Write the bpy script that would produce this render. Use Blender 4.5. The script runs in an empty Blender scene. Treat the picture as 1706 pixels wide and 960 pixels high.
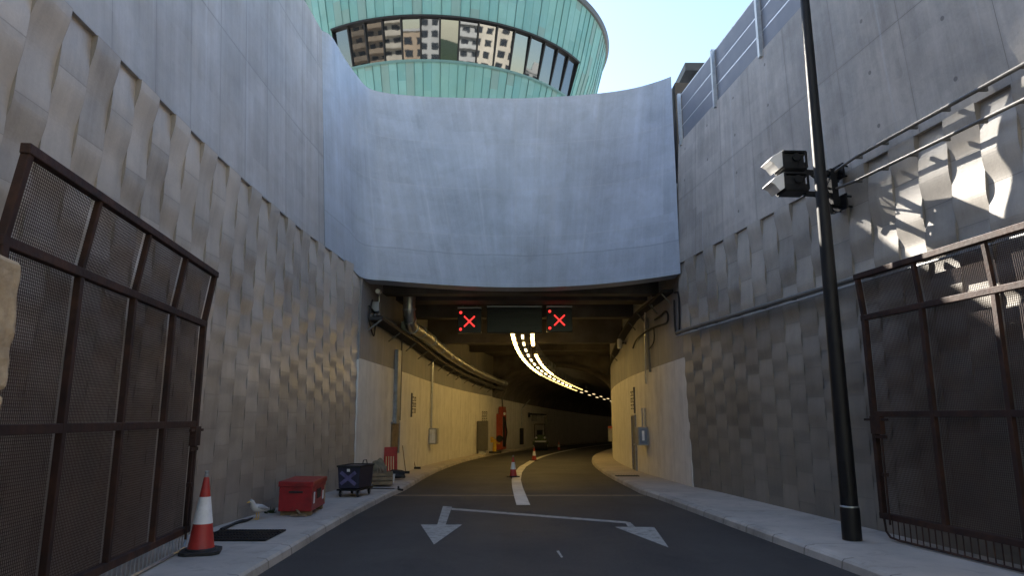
import bpy, bmesh, math, random
from mathutils import Vector, Matrix
from math import sin, cos, pi, radians
random.seed(7)
S = bpy.context.scene
COL = S.collection

# ------------------------------------------------------------------ camera, sky, sun, exposure
CAM_H, PITCH, FPX = 1.9, radians(10.7), 1138.0
cam = bpy.data.cameras.new("camera"); cam_o = bpy.data.objects.new("camera", cam); COL.objects.link(cam_o)
cam.sensor_width = 36; cam.lens = FPX / 1706 * 36; cam.clip_start = 0.05; cam.clip_end = 4000
cam_o.location = (0, 0, CAM_H); cam_o.rotation_euler = (radians(90) + PITCH, 0, 0)
S.camera = cam_o
SUN_AZ, SUN_EL = radians(-28.95), radians(33.0)     # azimuth from +Y towards +X
W = bpy.data.worlds.new("World"); S.world = W; W.use_nodes = True
nt = W.node_tree
sky = nt.nodes.new("ShaderNodeTexSky"); sky.sky_type = 'NISHITA'; sky.sun_disc = False
sky.sun_elevation = SUN_EL; sky.sun_rotation = SUN_AZ
sky.air_density = 1.0; sky.dust_density = 0.3; sky.ozone_density = 1.2
bg = nt.nodes["Background"]; bg.inputs[1].default_value = 0.072
nt.links.new(sky.outputs[0], bg.inputs[0])
sun = bpy.data.lights.new("sun", 'SUN'); sun.energy = 5.0; sun.angle = radians(0.5); sun.color = (1, 0.93, 0.82)
sun_o = bpy.data.objects.new("sun", sun); COL.objects.link(sun_o)
sd = Vector((sin(SUN_AZ) * cos(SUN_EL), cos(SUN_AZ) * cos(SUN_EL), sin(SUN_EL)))
sun_o.rotation_euler = sd.to_track_quat('Z', 'Y').to_euler(); sun_o.location = sd * 60
vs = S.view_settings
vs.view_transform = 'Standard'; vs.look = 'None'; vs.gamma = 1; vs.use_curve_mapping = False; vs.exposure = 2.42
S.display_settings.display_device = 'sRGB'

# ------------------------------------------------------------------ geometry helpers
class MB:
    """collects faces, becomes ONE mesh object"""
    def __init__(s): s.v = []; s.f = []; s.uv = []
    def face(s, pts, uv=None):
        i = len(s.v); s.v += [tuple(p) for p in pts]; s.f.append(tuple(range(i, i + len(pts))))
        s.uv.append(uv if uv else [(0, 0)] * len(pts))
    def box(s, c, d, M=None):
        cx, cy, cz = c; x, y, z = d[0] / 2, d[1] / 2, d[2] / 2
        P = [Vector((sx * x, sy * y, sz * z)) for sz in (-1, 1) for sy in (-1, 1) for sx in (-1, 1)]
        P = [(M @ p if M else p) + Vector(c) for p in P]
        s.hexa(P)
    def hexa(s, P):
        i = len(s.v); s.v += [tuple(p) for p in P]
        for q in ((0, 2, 3, 1), (4, 5, 7, 6), (0, 1, 5, 4), (1, 3, 7, 5), (3, 2, 6, 7), (2, 0, 4, 6)):
            s.f.append(tuple(i + k for k in q)); s.uv.append([(0, 0)] * 4)
    def bar(s, a, b, w, h, up=(0, 0, 1)):
        a, b = Vector(a), Vector(b); t = (b - a).normalized(); u = Vector(up)
        if abs(t.dot(u)) > 0.95: u = Vector((0, 1, 0))
        r = t.cross(u).normalized(); u = r.cross(t)
        P = [p + r * (sx * w / 2) + u * (sz * h / 2) for sz in (-1, 1) for p in (a, b) for sx in (-1, 1)]
        s.hexa(P)
    def tube(s, pts, r, n=8, cap=True):
        pts = [Vector(p) for p in pts]; R = r if isinstance(r, (list, tuple)) else [r] * len(pts)
        i0 = len(s.v); prev = None
        for k, p in enumerate(pts):
            t = (pts[min(k + 1, len(pts) - 1)] - pts[max(k - 1, 0)]).normalized()
            if prev is None:
                ref = Vector((0, 0, 1)) if abs(t.z) < 0.9 else Vector((0, 1, 0)); a = t.cross(ref).normalized()
            else:
                a = (prev - t * prev.dot(t)).normalized()
            prev = a; b = t.cross(a)
            for j in range(n):
                q = p + (a * cos(2 * pi * j / n) + b * sin(2 * pi * j / n)) * R[k]; s.v.append(tuple(q))
        for k in range(len(pts) - 1):
            for j in range(n):
                A = i0 + k * n + j; B = i0 + k * n + (j + 1) % n
                s.f.append((A, B, B + n, A + n)); s.uv.append([(0, 0)] * 4)
        if cap:
            s.f.append(tuple(i0 + j for j in range(n))[::-1]); s.uv.append([(0, 0)] * n)
            e = i0 + (len(pts) - 1) * n
            s.f.append(tuple(e + j for j in range(n))); s.uv.append([(0, 0)] * n)
    def lathe(s, prof, c=(0, 0, 0), n=24, axis=None):
        M = axis if axis else Matrix.Identity(3)
        c = Vector(c); i0 = len(s.v)
        for r, z in prof:
            for j in range(n):
                s.v.append(tuple(c + M @ Vector((r * cos(2 * pi * j / n), r * sin(2 * pi * j / n), z))))
        for k in range(len(prof) - 1):
            for j in range(n):
                A = i0 + k * n + j; B = i0 + k * n + (j + 1) % n
                s.f.append((A, B, B + n, A + n)); s.uv.append([(0, 0)] * 4)
        s.f.append(tuple(i0 + j for j in range(n))[::-1]); s.uv.append([(0, 0)] * n)
        e = i0 + (len(prof) - 1) * n
        s.f.append(tuple(e + j for j in range(n))); s.uv.append([(0, 0)] * n)
    def sheet(s, rows, uvs=None, flip=False):
        """rows[i][j] points; uvs the same shape"""
        n = len(rows[0]); i0 = len(s.v)
        for r in rows: s.v += [tuple(p) for p in r]
        for i in range(len(rows) - 1):
            for j in range(n - 1):
                q = [(i, j), (i, j + 1), (i + 1, j + 1), (i + 1, j)]
                if flip: q = q[::-1]
                s.f.append(tuple(i0 + a * n + b for a, b in q))
                s.uv.append([uvs[a][b] if uvs else (0, 0) for a, b in q])
    def prism(s, poly, lo, hi):
        """poly of (x,y), extruded along z"""
        n = len(poly); i = len(s.v)
        s.v += [(x, y, lo) for x, y in poly] + [(x, y, hi) for x, y in poly]
        s.f.append(tuple(i + k for k in range(n))[::-1]); s.uv.append([(0, 0)] * n)
        s.f.append(tuple(i + n + k for k in range(n))); s.uv.append([(0, 0)] * n)
        for k in range(n):
            s.f.append((i + k, i + (k + 1) % n, i + n + (k + 1) % n, i + n + k)); s.uv.append([(0, 0)] * 4)
    def extrude(s, poly, off):
        """poly of 3-D points, extruded by a vector"""
        n = len(poly); i = len(s.v); off = Vector(off)
        s.v += [tuple(p) for p in poly] + [tuple(Vector(p) + off) for p in poly]
        s.f.append(tuple(i + k for k in range(n))[::-1]); s.uv.append([(0, 0)] * n)
        s.f.append(tuple(i + n + k for k in range(n))); s.uv.append([(0, 0)] * n)
        for k in range(n):
            s.f.append((i + k, i + (k + 1) % n, i + n + (k + 1) % n, i + n + k)); s.uv.append([(0, 0)] * 4)
    def build(s, name, mat, parent=None, smooth=False, bevel=0, loc=None, fix=True):
        me = bpy.data.meshes.new(name)
        o0 = Vector(parent_loc(parent))
        sh = o0 if parent else (Vector(loc) if loc else Vector((0, 0, 0)))
        me.from_pydata([tuple(Vector(p) - sh) for p in s.v], [], s.f)
        ul = me.uv_layers.new(name="uv")
        flat = [c for f in s.uv for q in f for c in q]
        if len(flat) == len(ul.data) * 2: ul.data.foreach_set("uv", flat)
        if fix:
            bm = bmesh.new(); bm.from_mesh(me)
            bmesh.ops.recalc_face_normals(bm, faces=bm.faces); bm.to_mesh(me); bm.free()
        me.materials.append(mat)
        if smooth:
            me.polygons.foreach_set("use_smooth", [True] * len(me.polygons))
        ob = bpy.data.objects.new(name, me); COL.objects.link(ob)
        if parent: ob.parent = parent
        else: ob.location = sh
        if bevel:
            m = ob.modifiers.new("bevel", 'BEVEL'); m.width = bevel; m.segments = 2; m.limit_method = 'ANGLE'
        if smooth:
            try:
                me.set_sharp_from_angle(angle=radians(35))
            except Exception: pass
        return ob

def parent_loc(p):
    v = Vector((0, 0, 0))
    while p: v += p.location; p = p.parent
    return v

def tag(o, label=None, cat=None, group=None, kind=None):
    if label: o["label"] = label
    if cat: o["category"] = cat
    if group: o["group"] = group
    if kind: o["kind"] = kind
    return o
def thing(name, label, cat, loc=(0, 0, 0), group=None):
    o = bpy.data.objects.new(name, None); o.empty_display_size = 0.2; COL.objects.link(o); o.location = loc
    return tag(o, label, cat, group)
def kids(o): return [c for c in bpy.data.objects if c.parent == o]
def copy_tree(o, parent=None):
    c = o.copy(); COL.objects.link(c)
    if parent: c.parent = parent
    for ch in kids(o): copy_tree(ch, c)
    return c

# ------------------------------------------------------------------ survey: sight lines of the photograph, used to measure the place
def ray(px, py):
    u = (px - 853) / FPX; v = (480 - py) / FPX
    y = cos(PITCH) - v * sin(PITCH); z = sin(PITCH) + v * cos(PITCH)
    return u / y, z / y
def onz(px, py, z):
    a, b = ray(px, py); y = (z - CAM_H) / b
    return Vector((a * y, y, z))
def ony(px, py, y):
    a, b = ray(px, py); return Vector((a * y, y, CAM_H + b * y))

# tunnel alignment: straight to s=22, then bends right and falls 2 %
SLOPE0, SLOPE = 17.0, 0.02
def zf(s): return -max(0.0, s - SLOPE0) * SLOPE
_path = {}
def _kappa(s): return 0 if s < 22 else (1 / 140 if s < 50 else 1 / 400)
_x, _y, _h = 0.2, 22.0, 0.0; _tab = []
for _i in range(0, 800):
    _tab.append((_x, _y, _h)); _s = 22 + _i * 0.25
    _h += _kappa(_s) * 0.25; _x += sin(_h) * 0.25; _y += cos(_h) * 0.25
def P(s, o, z=None, dz=0):
    if s <= 22: x, y, h = 0.2, s, 0.0
    else:
        f = (s - 22) / 0.25; i = min(int(f), len(_tab) - 2); t = f - i
        x, y, h = (_tab[i][k] * (1 - t) + _tab[i + 1][k] * t for k in range(3))
    return Vector((x + o * cos(h), y - o * sin(h), (zf(s) if z is None else z) + dz))
def head(s):
    if s <= 22: return 0.0
    i = min(int((s - 22) / 0.25), len(_tab) - 1); return _tab[i][2]
def lerp(tab, t):
    if t <= tab[0][0]: return tab[0][1]
    for (a, p), (b, q) in zip(tab, tab[1:]):
        if t <= b: return p + (q - p) * (t - a) / (b - a)
    return tab[-1][1]
OL = [(18.9, -4.42), (25, -4.02), (400, -4.02)]      # inner face of the tunnel's west side
OR = [(18.3, 4.50), (26, 4.32), (400, 4.32)]
KL = [(19, -3.05), (33, -3.28), (50, -3.5), (400, -3.5)]
KR = [(18, 3.05), (28, 3.15), (400, 3.15)]
def on_tunnel(px, py, tab, off=0.0):
    """where a sight line meets a tunnel side: (s, z)"""
    a, b = ray(px, py); best = None
    s = 18.3
    while s < 140:
        p = P(s, lerp(tab, s) + off)
        d = abs(p.x / p.y - a)
        if best is None or d < best[0]: best = (d, s, CAM_H + b * p.y)
        if best[0] < 0.003 and d > best[0] + 0.02: break
        s += 0.1
    return best[1], best[2]
def on_road(px, py, dz=0.0):
    a, b = ray(px, py); y = (CAM_H - dz) / -b
    if y > SLOPE0: y = (CAM_H - dz - SLOPE0 * SLOPE) / (-b - SLOPE)
    return Vector((a * y, y, -max(0, y - SLOPE0) * SLOPE + dz))

# open cutting: plan of both walls at three heights
JZ, TOP_L, TOP_R = 6.05, 11.9, 9.65
LB = [(-22, -5.1), (6, -5.05), (11, -4.9), (13, -4.72), (16.3, -4.42), (18.9, -4.22)]
LJ = [(-22, -4.4), (6, -4.55), (8.3, -4.68), (10, -4.76), (12, -4.78), (15, -4.75), (17.4, -4.58), (18.9, -4.3)]
LT = [(-22, -5.25), (8, -5.2), (14, -5.12), (15.6, -5.05), (18.9, -4.9)]
RB = [(-22, 10.6), (18.6, 4.71)]
RJ = [(-22, 11.34), (18.6, 4.56)]
RT = [(-22, 9.29), (18.6, 4.82)]
def wallL(y, z):
    b, j, t = lerp(LB, y), lerp(LJ, y), lerp(LT, y)
    return b + (j - b) * z / JZ if z < JZ else j + (t - j) * (z - JZ) / (TOP_L - JZ)
def wallR(y, z):
    b, j, t = lerp(RB, y), lerp(RJ, y), lerp(RT, y)
    return b + (j - b) * z / JZ if z < JZ else j + (t - j) * (z - JZ) / (TOP_R - JZ)
def on_right(px, py):
    a, b = ray(px, py); y = 10.0
    for _ in range(30):
        z = CAM_H + b * y; y = 0.5 * y + 0.5 * wallR(y, z) / a
    return Vector((a * y, y, CAM_H + b * y))

# ------------------------------------------------------------------ materials
def new_mat(name):
    m = bpy.data.materials.new(name); m.use_nodes = True
    return m, m.node_tree, m.node_tree.nodes["Principled BSDF"]
def node(t, kind, **kw):
    n = t.nodes.new(kind)
    for k, v in kw.items(): setattr(n, k, v)
    return n
def math_n(t, op, a, b=None, c=None):
    n = t.nodes.new("ShaderNodeMath"); n.operation = op
    for i, q in enumerate((a, b, c)):
        if q is None: continue
        if isinstance(q, (int, float)): n.inputs[i].default_value = q
        else: t.links.new(q, n.inputs[i])
    return n.outputs[0]
def mix_col(t, fac, a, b, mode='MIX'):
    n = t.nodes.new("ShaderNodeMix"); n.data_type = 'RGBA'; n.blend_type = mode
    def put(i, q):
        if isinstance(q, (int, float)): n.inputs[i].default_value = q
        elif isinstance(q, (tuple, list)): n.inputs[i].default_value = (*q[:3], 1)
        else: t.links.new(q, n.inputs[i])
    put(0, fac); put(6, a); put(7, b)
    return n.outputs[2]
def ramp(t, x, stops):
    n = t.nodes.new("ShaderNodeValToRGB"); e = n.color_ramp.elements
    while len(e) < len(stops): e.new(0.5)
    for q, (p, c) in zip(e, stops):
        q.position = p; q.color = (c, c, c, 1) if isinstance(c, (int, float)) else (*c, 1)
    t.links.new(x, n.inputs[0]); return n.outputs[0]
def noise(t, vec, scale, detail=4, rough=0.55, mp=None, dist=0):
    n = t.nodes.new("ShaderNodeTexNoise"); n.inputs["Scale"].default_value = scale
    n.inputs["Detail"].default_value = detail; n.inputs["Roughness"].default_value = rough; n.inputs["Distortion"].default_value = dist
    if mp:
        m = t.nodes.new("ShaderNodeMapping"); m.inputs["Scale"].default_value = mp; t.links.new(vec, m.inputs[0]); vec = m.outputs[0]
    t.links.new(vec, n.inputs["Vector"]); return n.outputs[0]
def bump(t, h, strength, dist=0.02):
    b = t.nodes.new("ShaderNodeBump"); b.inputs["Strength"].default_value = strength; b.inputs["Distance"].default_value = dist
    t.links.new(h, b.inputs["Height"]); return b.outputs[0]

def simple(name, col, rough=0.5, metal=0.0, var=0.25, scale=6.0, bmp=0.15, dirt=None, spec=0.5, emit=None, estr=0):
    m, t, p = new_mat(name)
    tc = node(t, "ShaderNodeTexCoord")
    n = noise(t, tc.outputs["Object"], scale, 6, 0.6)
    lo = tuple(c * (1 - var) for c in col); hi = tuple(min(1, c * (1 + var)) for c in col)
    c = mix_col(t, ramp(t, n, [(0.3, 0.0), (0.7, 1.0)]), lo, hi)
    if dirt:
        n2 = noise(t, tc.outputs["Object"], scale * 0.6, 8, 0.7)
        c = mix_col(t, ramp(t, n2, [(0.48, 0.0), (0.66, 0.85)]), c, dirt)
    t.links.new(c, p.inputs["Base Color"])
    n3 = noise(t, tc.outputs["Object"], scale * 4, 4)
    r = math_n(t, 'MULTIPLY_ADD', n3, 0.3, rough - 0.15); t.links.new(r, p.inputs["Roughness"])
    p.inputs["Metallic"].default_value = metal; p.inputs["Specular IOR Level"].default_value = spec
    if bmp: t.links.new(bump(t, n3, bmp, 0.01), p.inputs["Normal"])
    if emit:
        p.inputs["Emission Color"].default_value = (*emit, 1); p.inputs["Emission Strength"].default_value = estr
    return m

def concrete(name, base, pw=1.2, ph=2.4, joint=0.5, tone=0.10, streak=0.16, mott=0.25, off=(0, 0), tint=(0.30, 0.27, 0.24), rough=0.62,
             paint=None, ties=0.0, joint_w=0.006, white=0.0, spec=0.4, stagger=False, jcol=None, spots=0.0, low_tone=None, pour=None, patch=0.0):
    """cast concrete read through the 'uv' map in metres: panel tones, joints, rain streaks, cloudy mottling, tie holes"""
    m, t, p = new_mat(name)
    uv = node(t, "ShaderNodeUVMap", uv_map="uv").outputs[0]
    sp = node(t, "ShaderNodeSeparateXYZ"); t.links.new(uv, sp.inputs[0]); u, v = sp.outputs[0], sp.outputs[1]
    obj = node(t, "ShaderNodeTexCoord").outputs["Object"]
    uo = math_n(t, 'ADD', math_n(t, 'DIVIDE', u, pw), off[0]); vo = math_n(t, 'ADD', math_n(t, 'DIVIDE', v, ph), off[1])
    if stagger: vo = math_n(t, 'ADD', vo, math_n(t, 'MULTIPLY', math_n(t, 'MODULO', math_n(t, 'FLOOR', uo), 2.0), 0.5))
    cb = node(t, "ShaderNodeCombineXYZ"); t.links.new(math_n(t, 'FLOOR', uo), cb.inputs[0]); t.links.new(math_n(t, 'FLOOR', vo), cb.inputs[1])
    wn = node(t, "ShaderNodeTexWhiteNoise", noise_dimensions='2D'); t.links.new(cb.outputs[0], wn.inputs["Vector"])
    big = noise(t, obj, 0.32, 5, 0.6, dist=0.6); mid = noise(t, obj, 1.7, 8, 0.65, dist=0.4); fine = noise(t, obj, 26, 6, 0.7)
    st = noise(t, uv, 1.0, 6, 0.62, mp=(2.6, 0.16, 1)); st2 = noise(t, uv, 1.0, 4, 0.6, mp=(9.0, 0.3, 1))
    hz = noise(t, uv, 1.0, 5, 0.6, mp=(0.25, 2.2, 1))
    # value = 1 + contributions
    val = math_n(t, 'MULTIPLY_ADD', math_n(t, 'SUBTRACT', big, 0.5), mott * 1.6, 1.0)
    val = math_n(t, 'ADD', val, math_n(t, 'MULTIPLY', math_n(t, 'SUBTRACT', mid, 0.5), mott * 1.3))
    val = math_n(t, 'ADD', val, math_n(t, 'MULTIPLY', math_n(t, 'SUBTRACT', fine, 0.5), mott * 0.5))
    val = math_n(t, 'ADD', val, math_n(t, 'MULTIPLY', math_n(t, 'SUBTRACT', hz, 0.5), mott * 0.5))
    val = math_n(t, 'ADD', val, math_n(t, 'MULTIPLY', math_n(t, 'SUBTRACT', st, 0.5), streak * 2.2))
    val = math_n(t, 'ADD', val, math_n(t, 'MULTIPLY', math_n(t, 'SUBTRACT', st2, 0.5), streak))
    val = math_n(t, 'ADD', val, math_n(t, 'MULTIPLY', math_n(t, 'SUBTRACT', wn.outputs[0], 0.5), tone * 2))
    col = mix_col(t, 1.0, base, (1, 1, 1), 'MULTIPLY')
    hue = noise(t, obj, 0.8, 4, 0.6)
    col = mix_col(t, ramp(t, hue, [(0.42, 0.0), (0.7, 0.55)]), base, tint)
    vc = node(t, "ShaderNodeCombineColor")
    for k in range(3): t.links.new(val, vc.inputs[k])
    col = mix_col(t, 1.0, col, vc.outputs[0], 'MULTIPLY')
    if white:   # lime bloom runs
        wf = noise(t, uv, 1.0, 7, 0.7, mp=(1.1, 0.22, 1))
        col = mix_col(t, ramp(t, wf, [(0.56, 0.0), (0.74, white)]), col, (0.5, 0.5, 0.52))
    h = fine
    # joints between pours
    ju = math_n(t, 'MULTIPLY', math_n(t, 'ABSOLUTE', math_n(t, 'SUBTRACT', math_n(t, 'FRACT', math_n(t, 'ADD', uo, 0.5)), 0.5)), pw)
    jv = math_n(t, 'MULTIPLY', math_n(t, 'ABSOLUTE', math_n(t, 'SUBTRACT', math_n(t, 'FRACT', math_n(t, 'ADD', vo, 0.5)), 0.5)), ph)
    wob = math_n(t, 'MULTIPLY', mid, joint_w * 1.4)
    jm = math_n(t, 'MAXIMUM', math_n(t, 'LESS_THAN', ju, wob), math_n(t, 'LESS_THAN', jv, wob))
    soft = math_n(t, 'MAXIMUM', ramp(t, ju, [(0.0, 0.5), (0.07, 0.0)]), ramp(t, jv, [(0.0, 0.5), (0.05, 0.0)]))
    jj = math_n(t, 'MULTIPLY', math_n(t, 'MAXIMUM', jm, math_n(t, 'MULTIPLY', soft, st)), joint)
    col = mix_col(t, jj, col, jcol or tuple(c * 0.3 for c in base))
    if patch:    # formwork sheets of uneven size, each with its own tone, and pale ragged seams between some pours
        jn = noise(t, uv, 3.0, 5, 0.7); uq = math_n(t, 'MULTIPLY_ADD', jn, 0.16, u)
        q1 = math_n(t, 'FLOOR', math_n(t, 'DIVIDE', uq, 0.78)); q2 = math_n(t, 'FLOOR', math_n(t, 'ADD', math_n(t, 'DIVIDE', math_n(t, 'MULTIPLY_ADD', jn, 0.14, v), 0.62), math_n(t, 'MULTIPLY', math_n(t, 'FLOOR', math_n(t, 'DIVIDE', u, 1.9)), 0.37)))
        cb2 = node(t, "ShaderNodeCombineXYZ"); t.links.new(q1, cb2.inputs[0]); t.links.new(q2, cb2.inputs[1])
        wn2 = node(t, "ShaderNodeTexWhiteNoise", noise_dimensions='2D'); t.links.new(cb2.outputs[0], wn2.inputs["Vector"])
        col = mix_col(t, math_n(t, 'MULTIPLY', ramp(t, wn2.outputs[0], [(0.55, 0.0), (0.95, 1.0)]), patch), col, tuple(c * 0.72 for c in base))
        col = mix_col(t, math_n(t, 'MULTIPLY', ramp(t, wn2.outputs[0], [(0.05, 1.0), (0.3, 0.0)]), patch), col, tuple(c * 1.2 for c in base))
        wv = noise(t, uv, 1.0, 5, 0.6, mp=(0.6, 0.9, 1)); uw = math_n(t, 'ADD', u, math_n(t, 'MULTIPLY', wv, 0.12))
        su = math_n(t, 'MULTIPLY', math_n(t, 'ABSOLUTE', math_n(t, 'SUBTRACT', math_n(t, 'FRACT', math_n(t, 'DIVIDE', uw, 1.72)), 0.5)), 1.72)
        sm = math_n(t, 'MULTIPLY', ramp(t, su, [(0.0, 1.0), (0.035, 0.0)]), ramp(t, st, [(0.42, 0.0), (0.65, 0.42)]))
        col = mix_col(t, sm, col, (0.56, 0.60, 0.66))
        sc = noise(t, uv, 1.0, 8, 0.8, mp=(14, 5, 1)); col = mix_col(t, math_n(t, 'MULTIPLY', ramp(t, sc, [(0.5, 0.0), (0.75, 1.0)]), 0.35), col, tuple(c * 0.66 for c in base))
    if pour:
        pz = math_n(t, 'ADD', v, math_n(t, 'MULTIPLY', noise(t, uv, 1.0, 6, 0.65, mp=(0.5, 0.5, 1)), 0.22))
        pd = math_n(t, 'ABSOLUTE', math_n(t, 'SUBTRACT', pz, pour + 0.11))
        col = mix_col(t, math_n(t, 'MULTIPLY', ramp(t, pd, [(0.0, 0.75), (0.03, 0.0)]), st), col, tuple(c * 0.35 for c in base))
        col = mix_col(t, math_n(t, 'MULTIPLY', math_n(t, 'LESS_THAN', pz, pour + 0.11), 0.14), col, tuple(c * 0.6 for c in base))
    if spots:
        sp1 = noise(t, obj, 2.2, 9, 0.75, dist=0.8); sp2 = noise(t, obj, 38, 2, 0.5)
        col = mix_col(t, math_n(t, 'MULTIPLY', ramp(t, sp1, [(0.52, 0.0), (0.68, 1.0)]), spots), col, tuple(c * 0.5 for c in base))
        col = mix_col(t, math_n(t, 'MULTIPLY', ramp(t, sp2, [(0.70, 0.0), (0.76, 1.0)]), spots), col, tuple(c * 0.35 for c in base))
    if ties:
        # tie holes, one per panel, some left out
        tu = math_n(t, 'MULTIPLY', math_n(t, 'SUBTRACT', math_n(t, 'FRACT', uo), 0.5), pw)
        tv = math_n(t, 'MULTIPLY', math_n(t, 'SUBTRACT', math_n(t, 'FRACT', math_n(t, 'MULTIPLY', vo, 2)), 0.5), ph / 2)
        rr = math_n(t, 'SQRT', math_n(t, 'ADD', math_n(t, 'MULTIPLY', tu, tu), math_n(t, 'MULTIPLY', tv, tv)))
        hole = math_n(t, 'MULTIPLY', math_n(t, 'LESS_THAN', rr, 0.035), math_n(t, 'GREATER_THAN', wn.outputs[0], 0.6))
        col = mix_col(t, math_n(t, 'MULTIPLY', hole, ties), col, tuple(c * 0.35 for c in base))
    if low_tone:    # darker tone below a set height, with a ragged upper edge
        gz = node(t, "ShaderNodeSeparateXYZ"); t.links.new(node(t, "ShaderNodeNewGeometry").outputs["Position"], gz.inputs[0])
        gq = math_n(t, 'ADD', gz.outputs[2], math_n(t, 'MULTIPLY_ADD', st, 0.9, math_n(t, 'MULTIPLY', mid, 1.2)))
        gm = math_n(t, 'MULTIPLY', math_n(t, 'LESS_THAN', gz.outputs[2], low_tone[2]), ramp(t, math_n(t, 'DIVIDE', gq, 10.0), [(low_tone[2] * 0.072, 1.0), (low_tone[2] * 0.125, low_tone[3])]))
        col = mix_col(t, math_n(t, 'MULTIPLY', gm, low_tone[0]), col, low_tone[1])
    if paint:
        top, pc = paint
        edge = math_n(t, 'LESS_THAN', v, math_n(t, 'MULTIPLY_ADD', fine, 0.02, top))
        dirty = mix_col(t, ramp(t, math_n(t, 'MULTIPLY', st, mid), [(0.16, 0.0), (0.38, 0.6)]), pc, tuple(c * 0.62 for c in pc))
        splash = ramp(t, math_n(t, 'MULTIPLY_ADD', st2, 0.9, v), [(0.3, 0.55), (1.3, 0.0)])
        dirty = mix_col(t, splash, dirty, tuple(c * 0.5 for c in pc))
        col = mix_col(t, edge, col, dirty)
    t.links.new(col, p.inputs["Base Color"])
    t.links.new(math_n(t, 'MULTIPLY_ADD', mid, 0.3, rough - 0.15), p.inputs["Roughness"])
    p.inputs["Specular IOR Level"].default_value = spec
    hh = math_n(t, 'SUBTRACT', math_n(t, 'MULTIPLY_ADD', mid, 0.7, math_n(t, 'MULTIPLY', fine, 0.4)), math_n(t, 'MULTIPLY', jm, 1.2))
    t.links.new(bump(t, hh, 0.35, 0.012), p.inputs["Normal"])
    return m

M = {}
M['cast_left'] = concrete("cast_concrete_board", (0.43, 0.435, 0.45), pw=1.1, ph=2.35, off=(0.2, 0.425), tone=0.08, streak=0.28, mott=0.34, joint=0.75, ties=0, patch=0.25)
M['cast_right'] = concrete("cast_concrete_stained", (0.47, 0.435, 0.395), pw=1.55, ph=1.85, off=(0.35, 0.73), tone=0.06, streak=0.36, mott=0.62, joint=0.8, ties=0.8, white=0.25, spots=0.22, patch=0.3)
M['cast_front'] = concrete("cast_concrete_smooth", (0.385, 0.445, 0.54), pw=2.3, ph=1.5, off=(0.45, 0.1), tone=0.03, streak=0.26, mott=0.44, joint=0.5, white=0.26, tint=(0.36, 0.41, 0.49), rough=0.45, spec=0.6, jcol=(0.50, 0.53, 0.57), patch=0.2, pour=6.75)
M['rib'] = concrete("woven_panel_concrete", (0.43, 0.385, 0.34), pw=0.5, ph=0.6, off=(0.8, 0.9167), tone=0.15, streak=0.26, mott=0.5, joint=0.45, tint=(0.37, 0.31, 0.25), joint_w=0.005, rough=0.42, spec=0.7, stagger=True, low_tone=(0.5, (0.15, 0.13, 0.11), 3.4, 0.0))
M['rib_right'] = concrete("woven_panel_concrete_grey", (0.37, 0.335, 0.29), pw=0.55, ph=0.6, off=(0.8182, 0.9167), tone=0.2, streak=0.26, mott=0.5, joint=0.5, tint=(0.29, 0.25, 0.205), joint_w=0.005, rough=0.5, spec=0.55, stagger=True, low_tone=(0.62, (0.10, 0.088, 0.074), 4.16, 0.55))
M['tunnel'] = concrete("tunnel_wall_paint", (0.21, 0.21, 0.215), pw=2.4, ph=20, tone=0.05, streak=0.24, joint=0.6, mott=0.4, paint=(3.5, (0.74, 0.72, 0.68)))
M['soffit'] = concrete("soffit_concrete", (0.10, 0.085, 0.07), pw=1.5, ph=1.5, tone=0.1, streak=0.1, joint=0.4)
M['pave'] = concrete("brushed_pavement", (0.44, 0.39, 0.345), pw=50, ph=3.4, tone=0.05, streak=0.03, mott=0.3, joint=0.6, tint=(0.28, 0.27, 0.25), joint_w=0.012, rough=0.75, spots=0.55)
M['kerb'] = concrete("kerb_concrete", (0.42, 0.38, 0.34), pw=50, ph=0.92, tone=0.1, streak=0.03, mott=0.5, joint=0.85, tint=(0.25, 0.24, 0.22), joint_w=0.014, rough=0.75, spots=0.7)
M['terrace'] = simple("terrace_paving", (0.4, 0.38, 0.35), 0.8, scale=0.3)
M['ground'] = simple("ground_paving", (0.38, 0.36, 0.33), 0.85, scale=0.3)
M['sea'] = simple("sea_water", (0.03, 0.09, 0.15), 0.2, scale=0.05, var=0.15)

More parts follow.
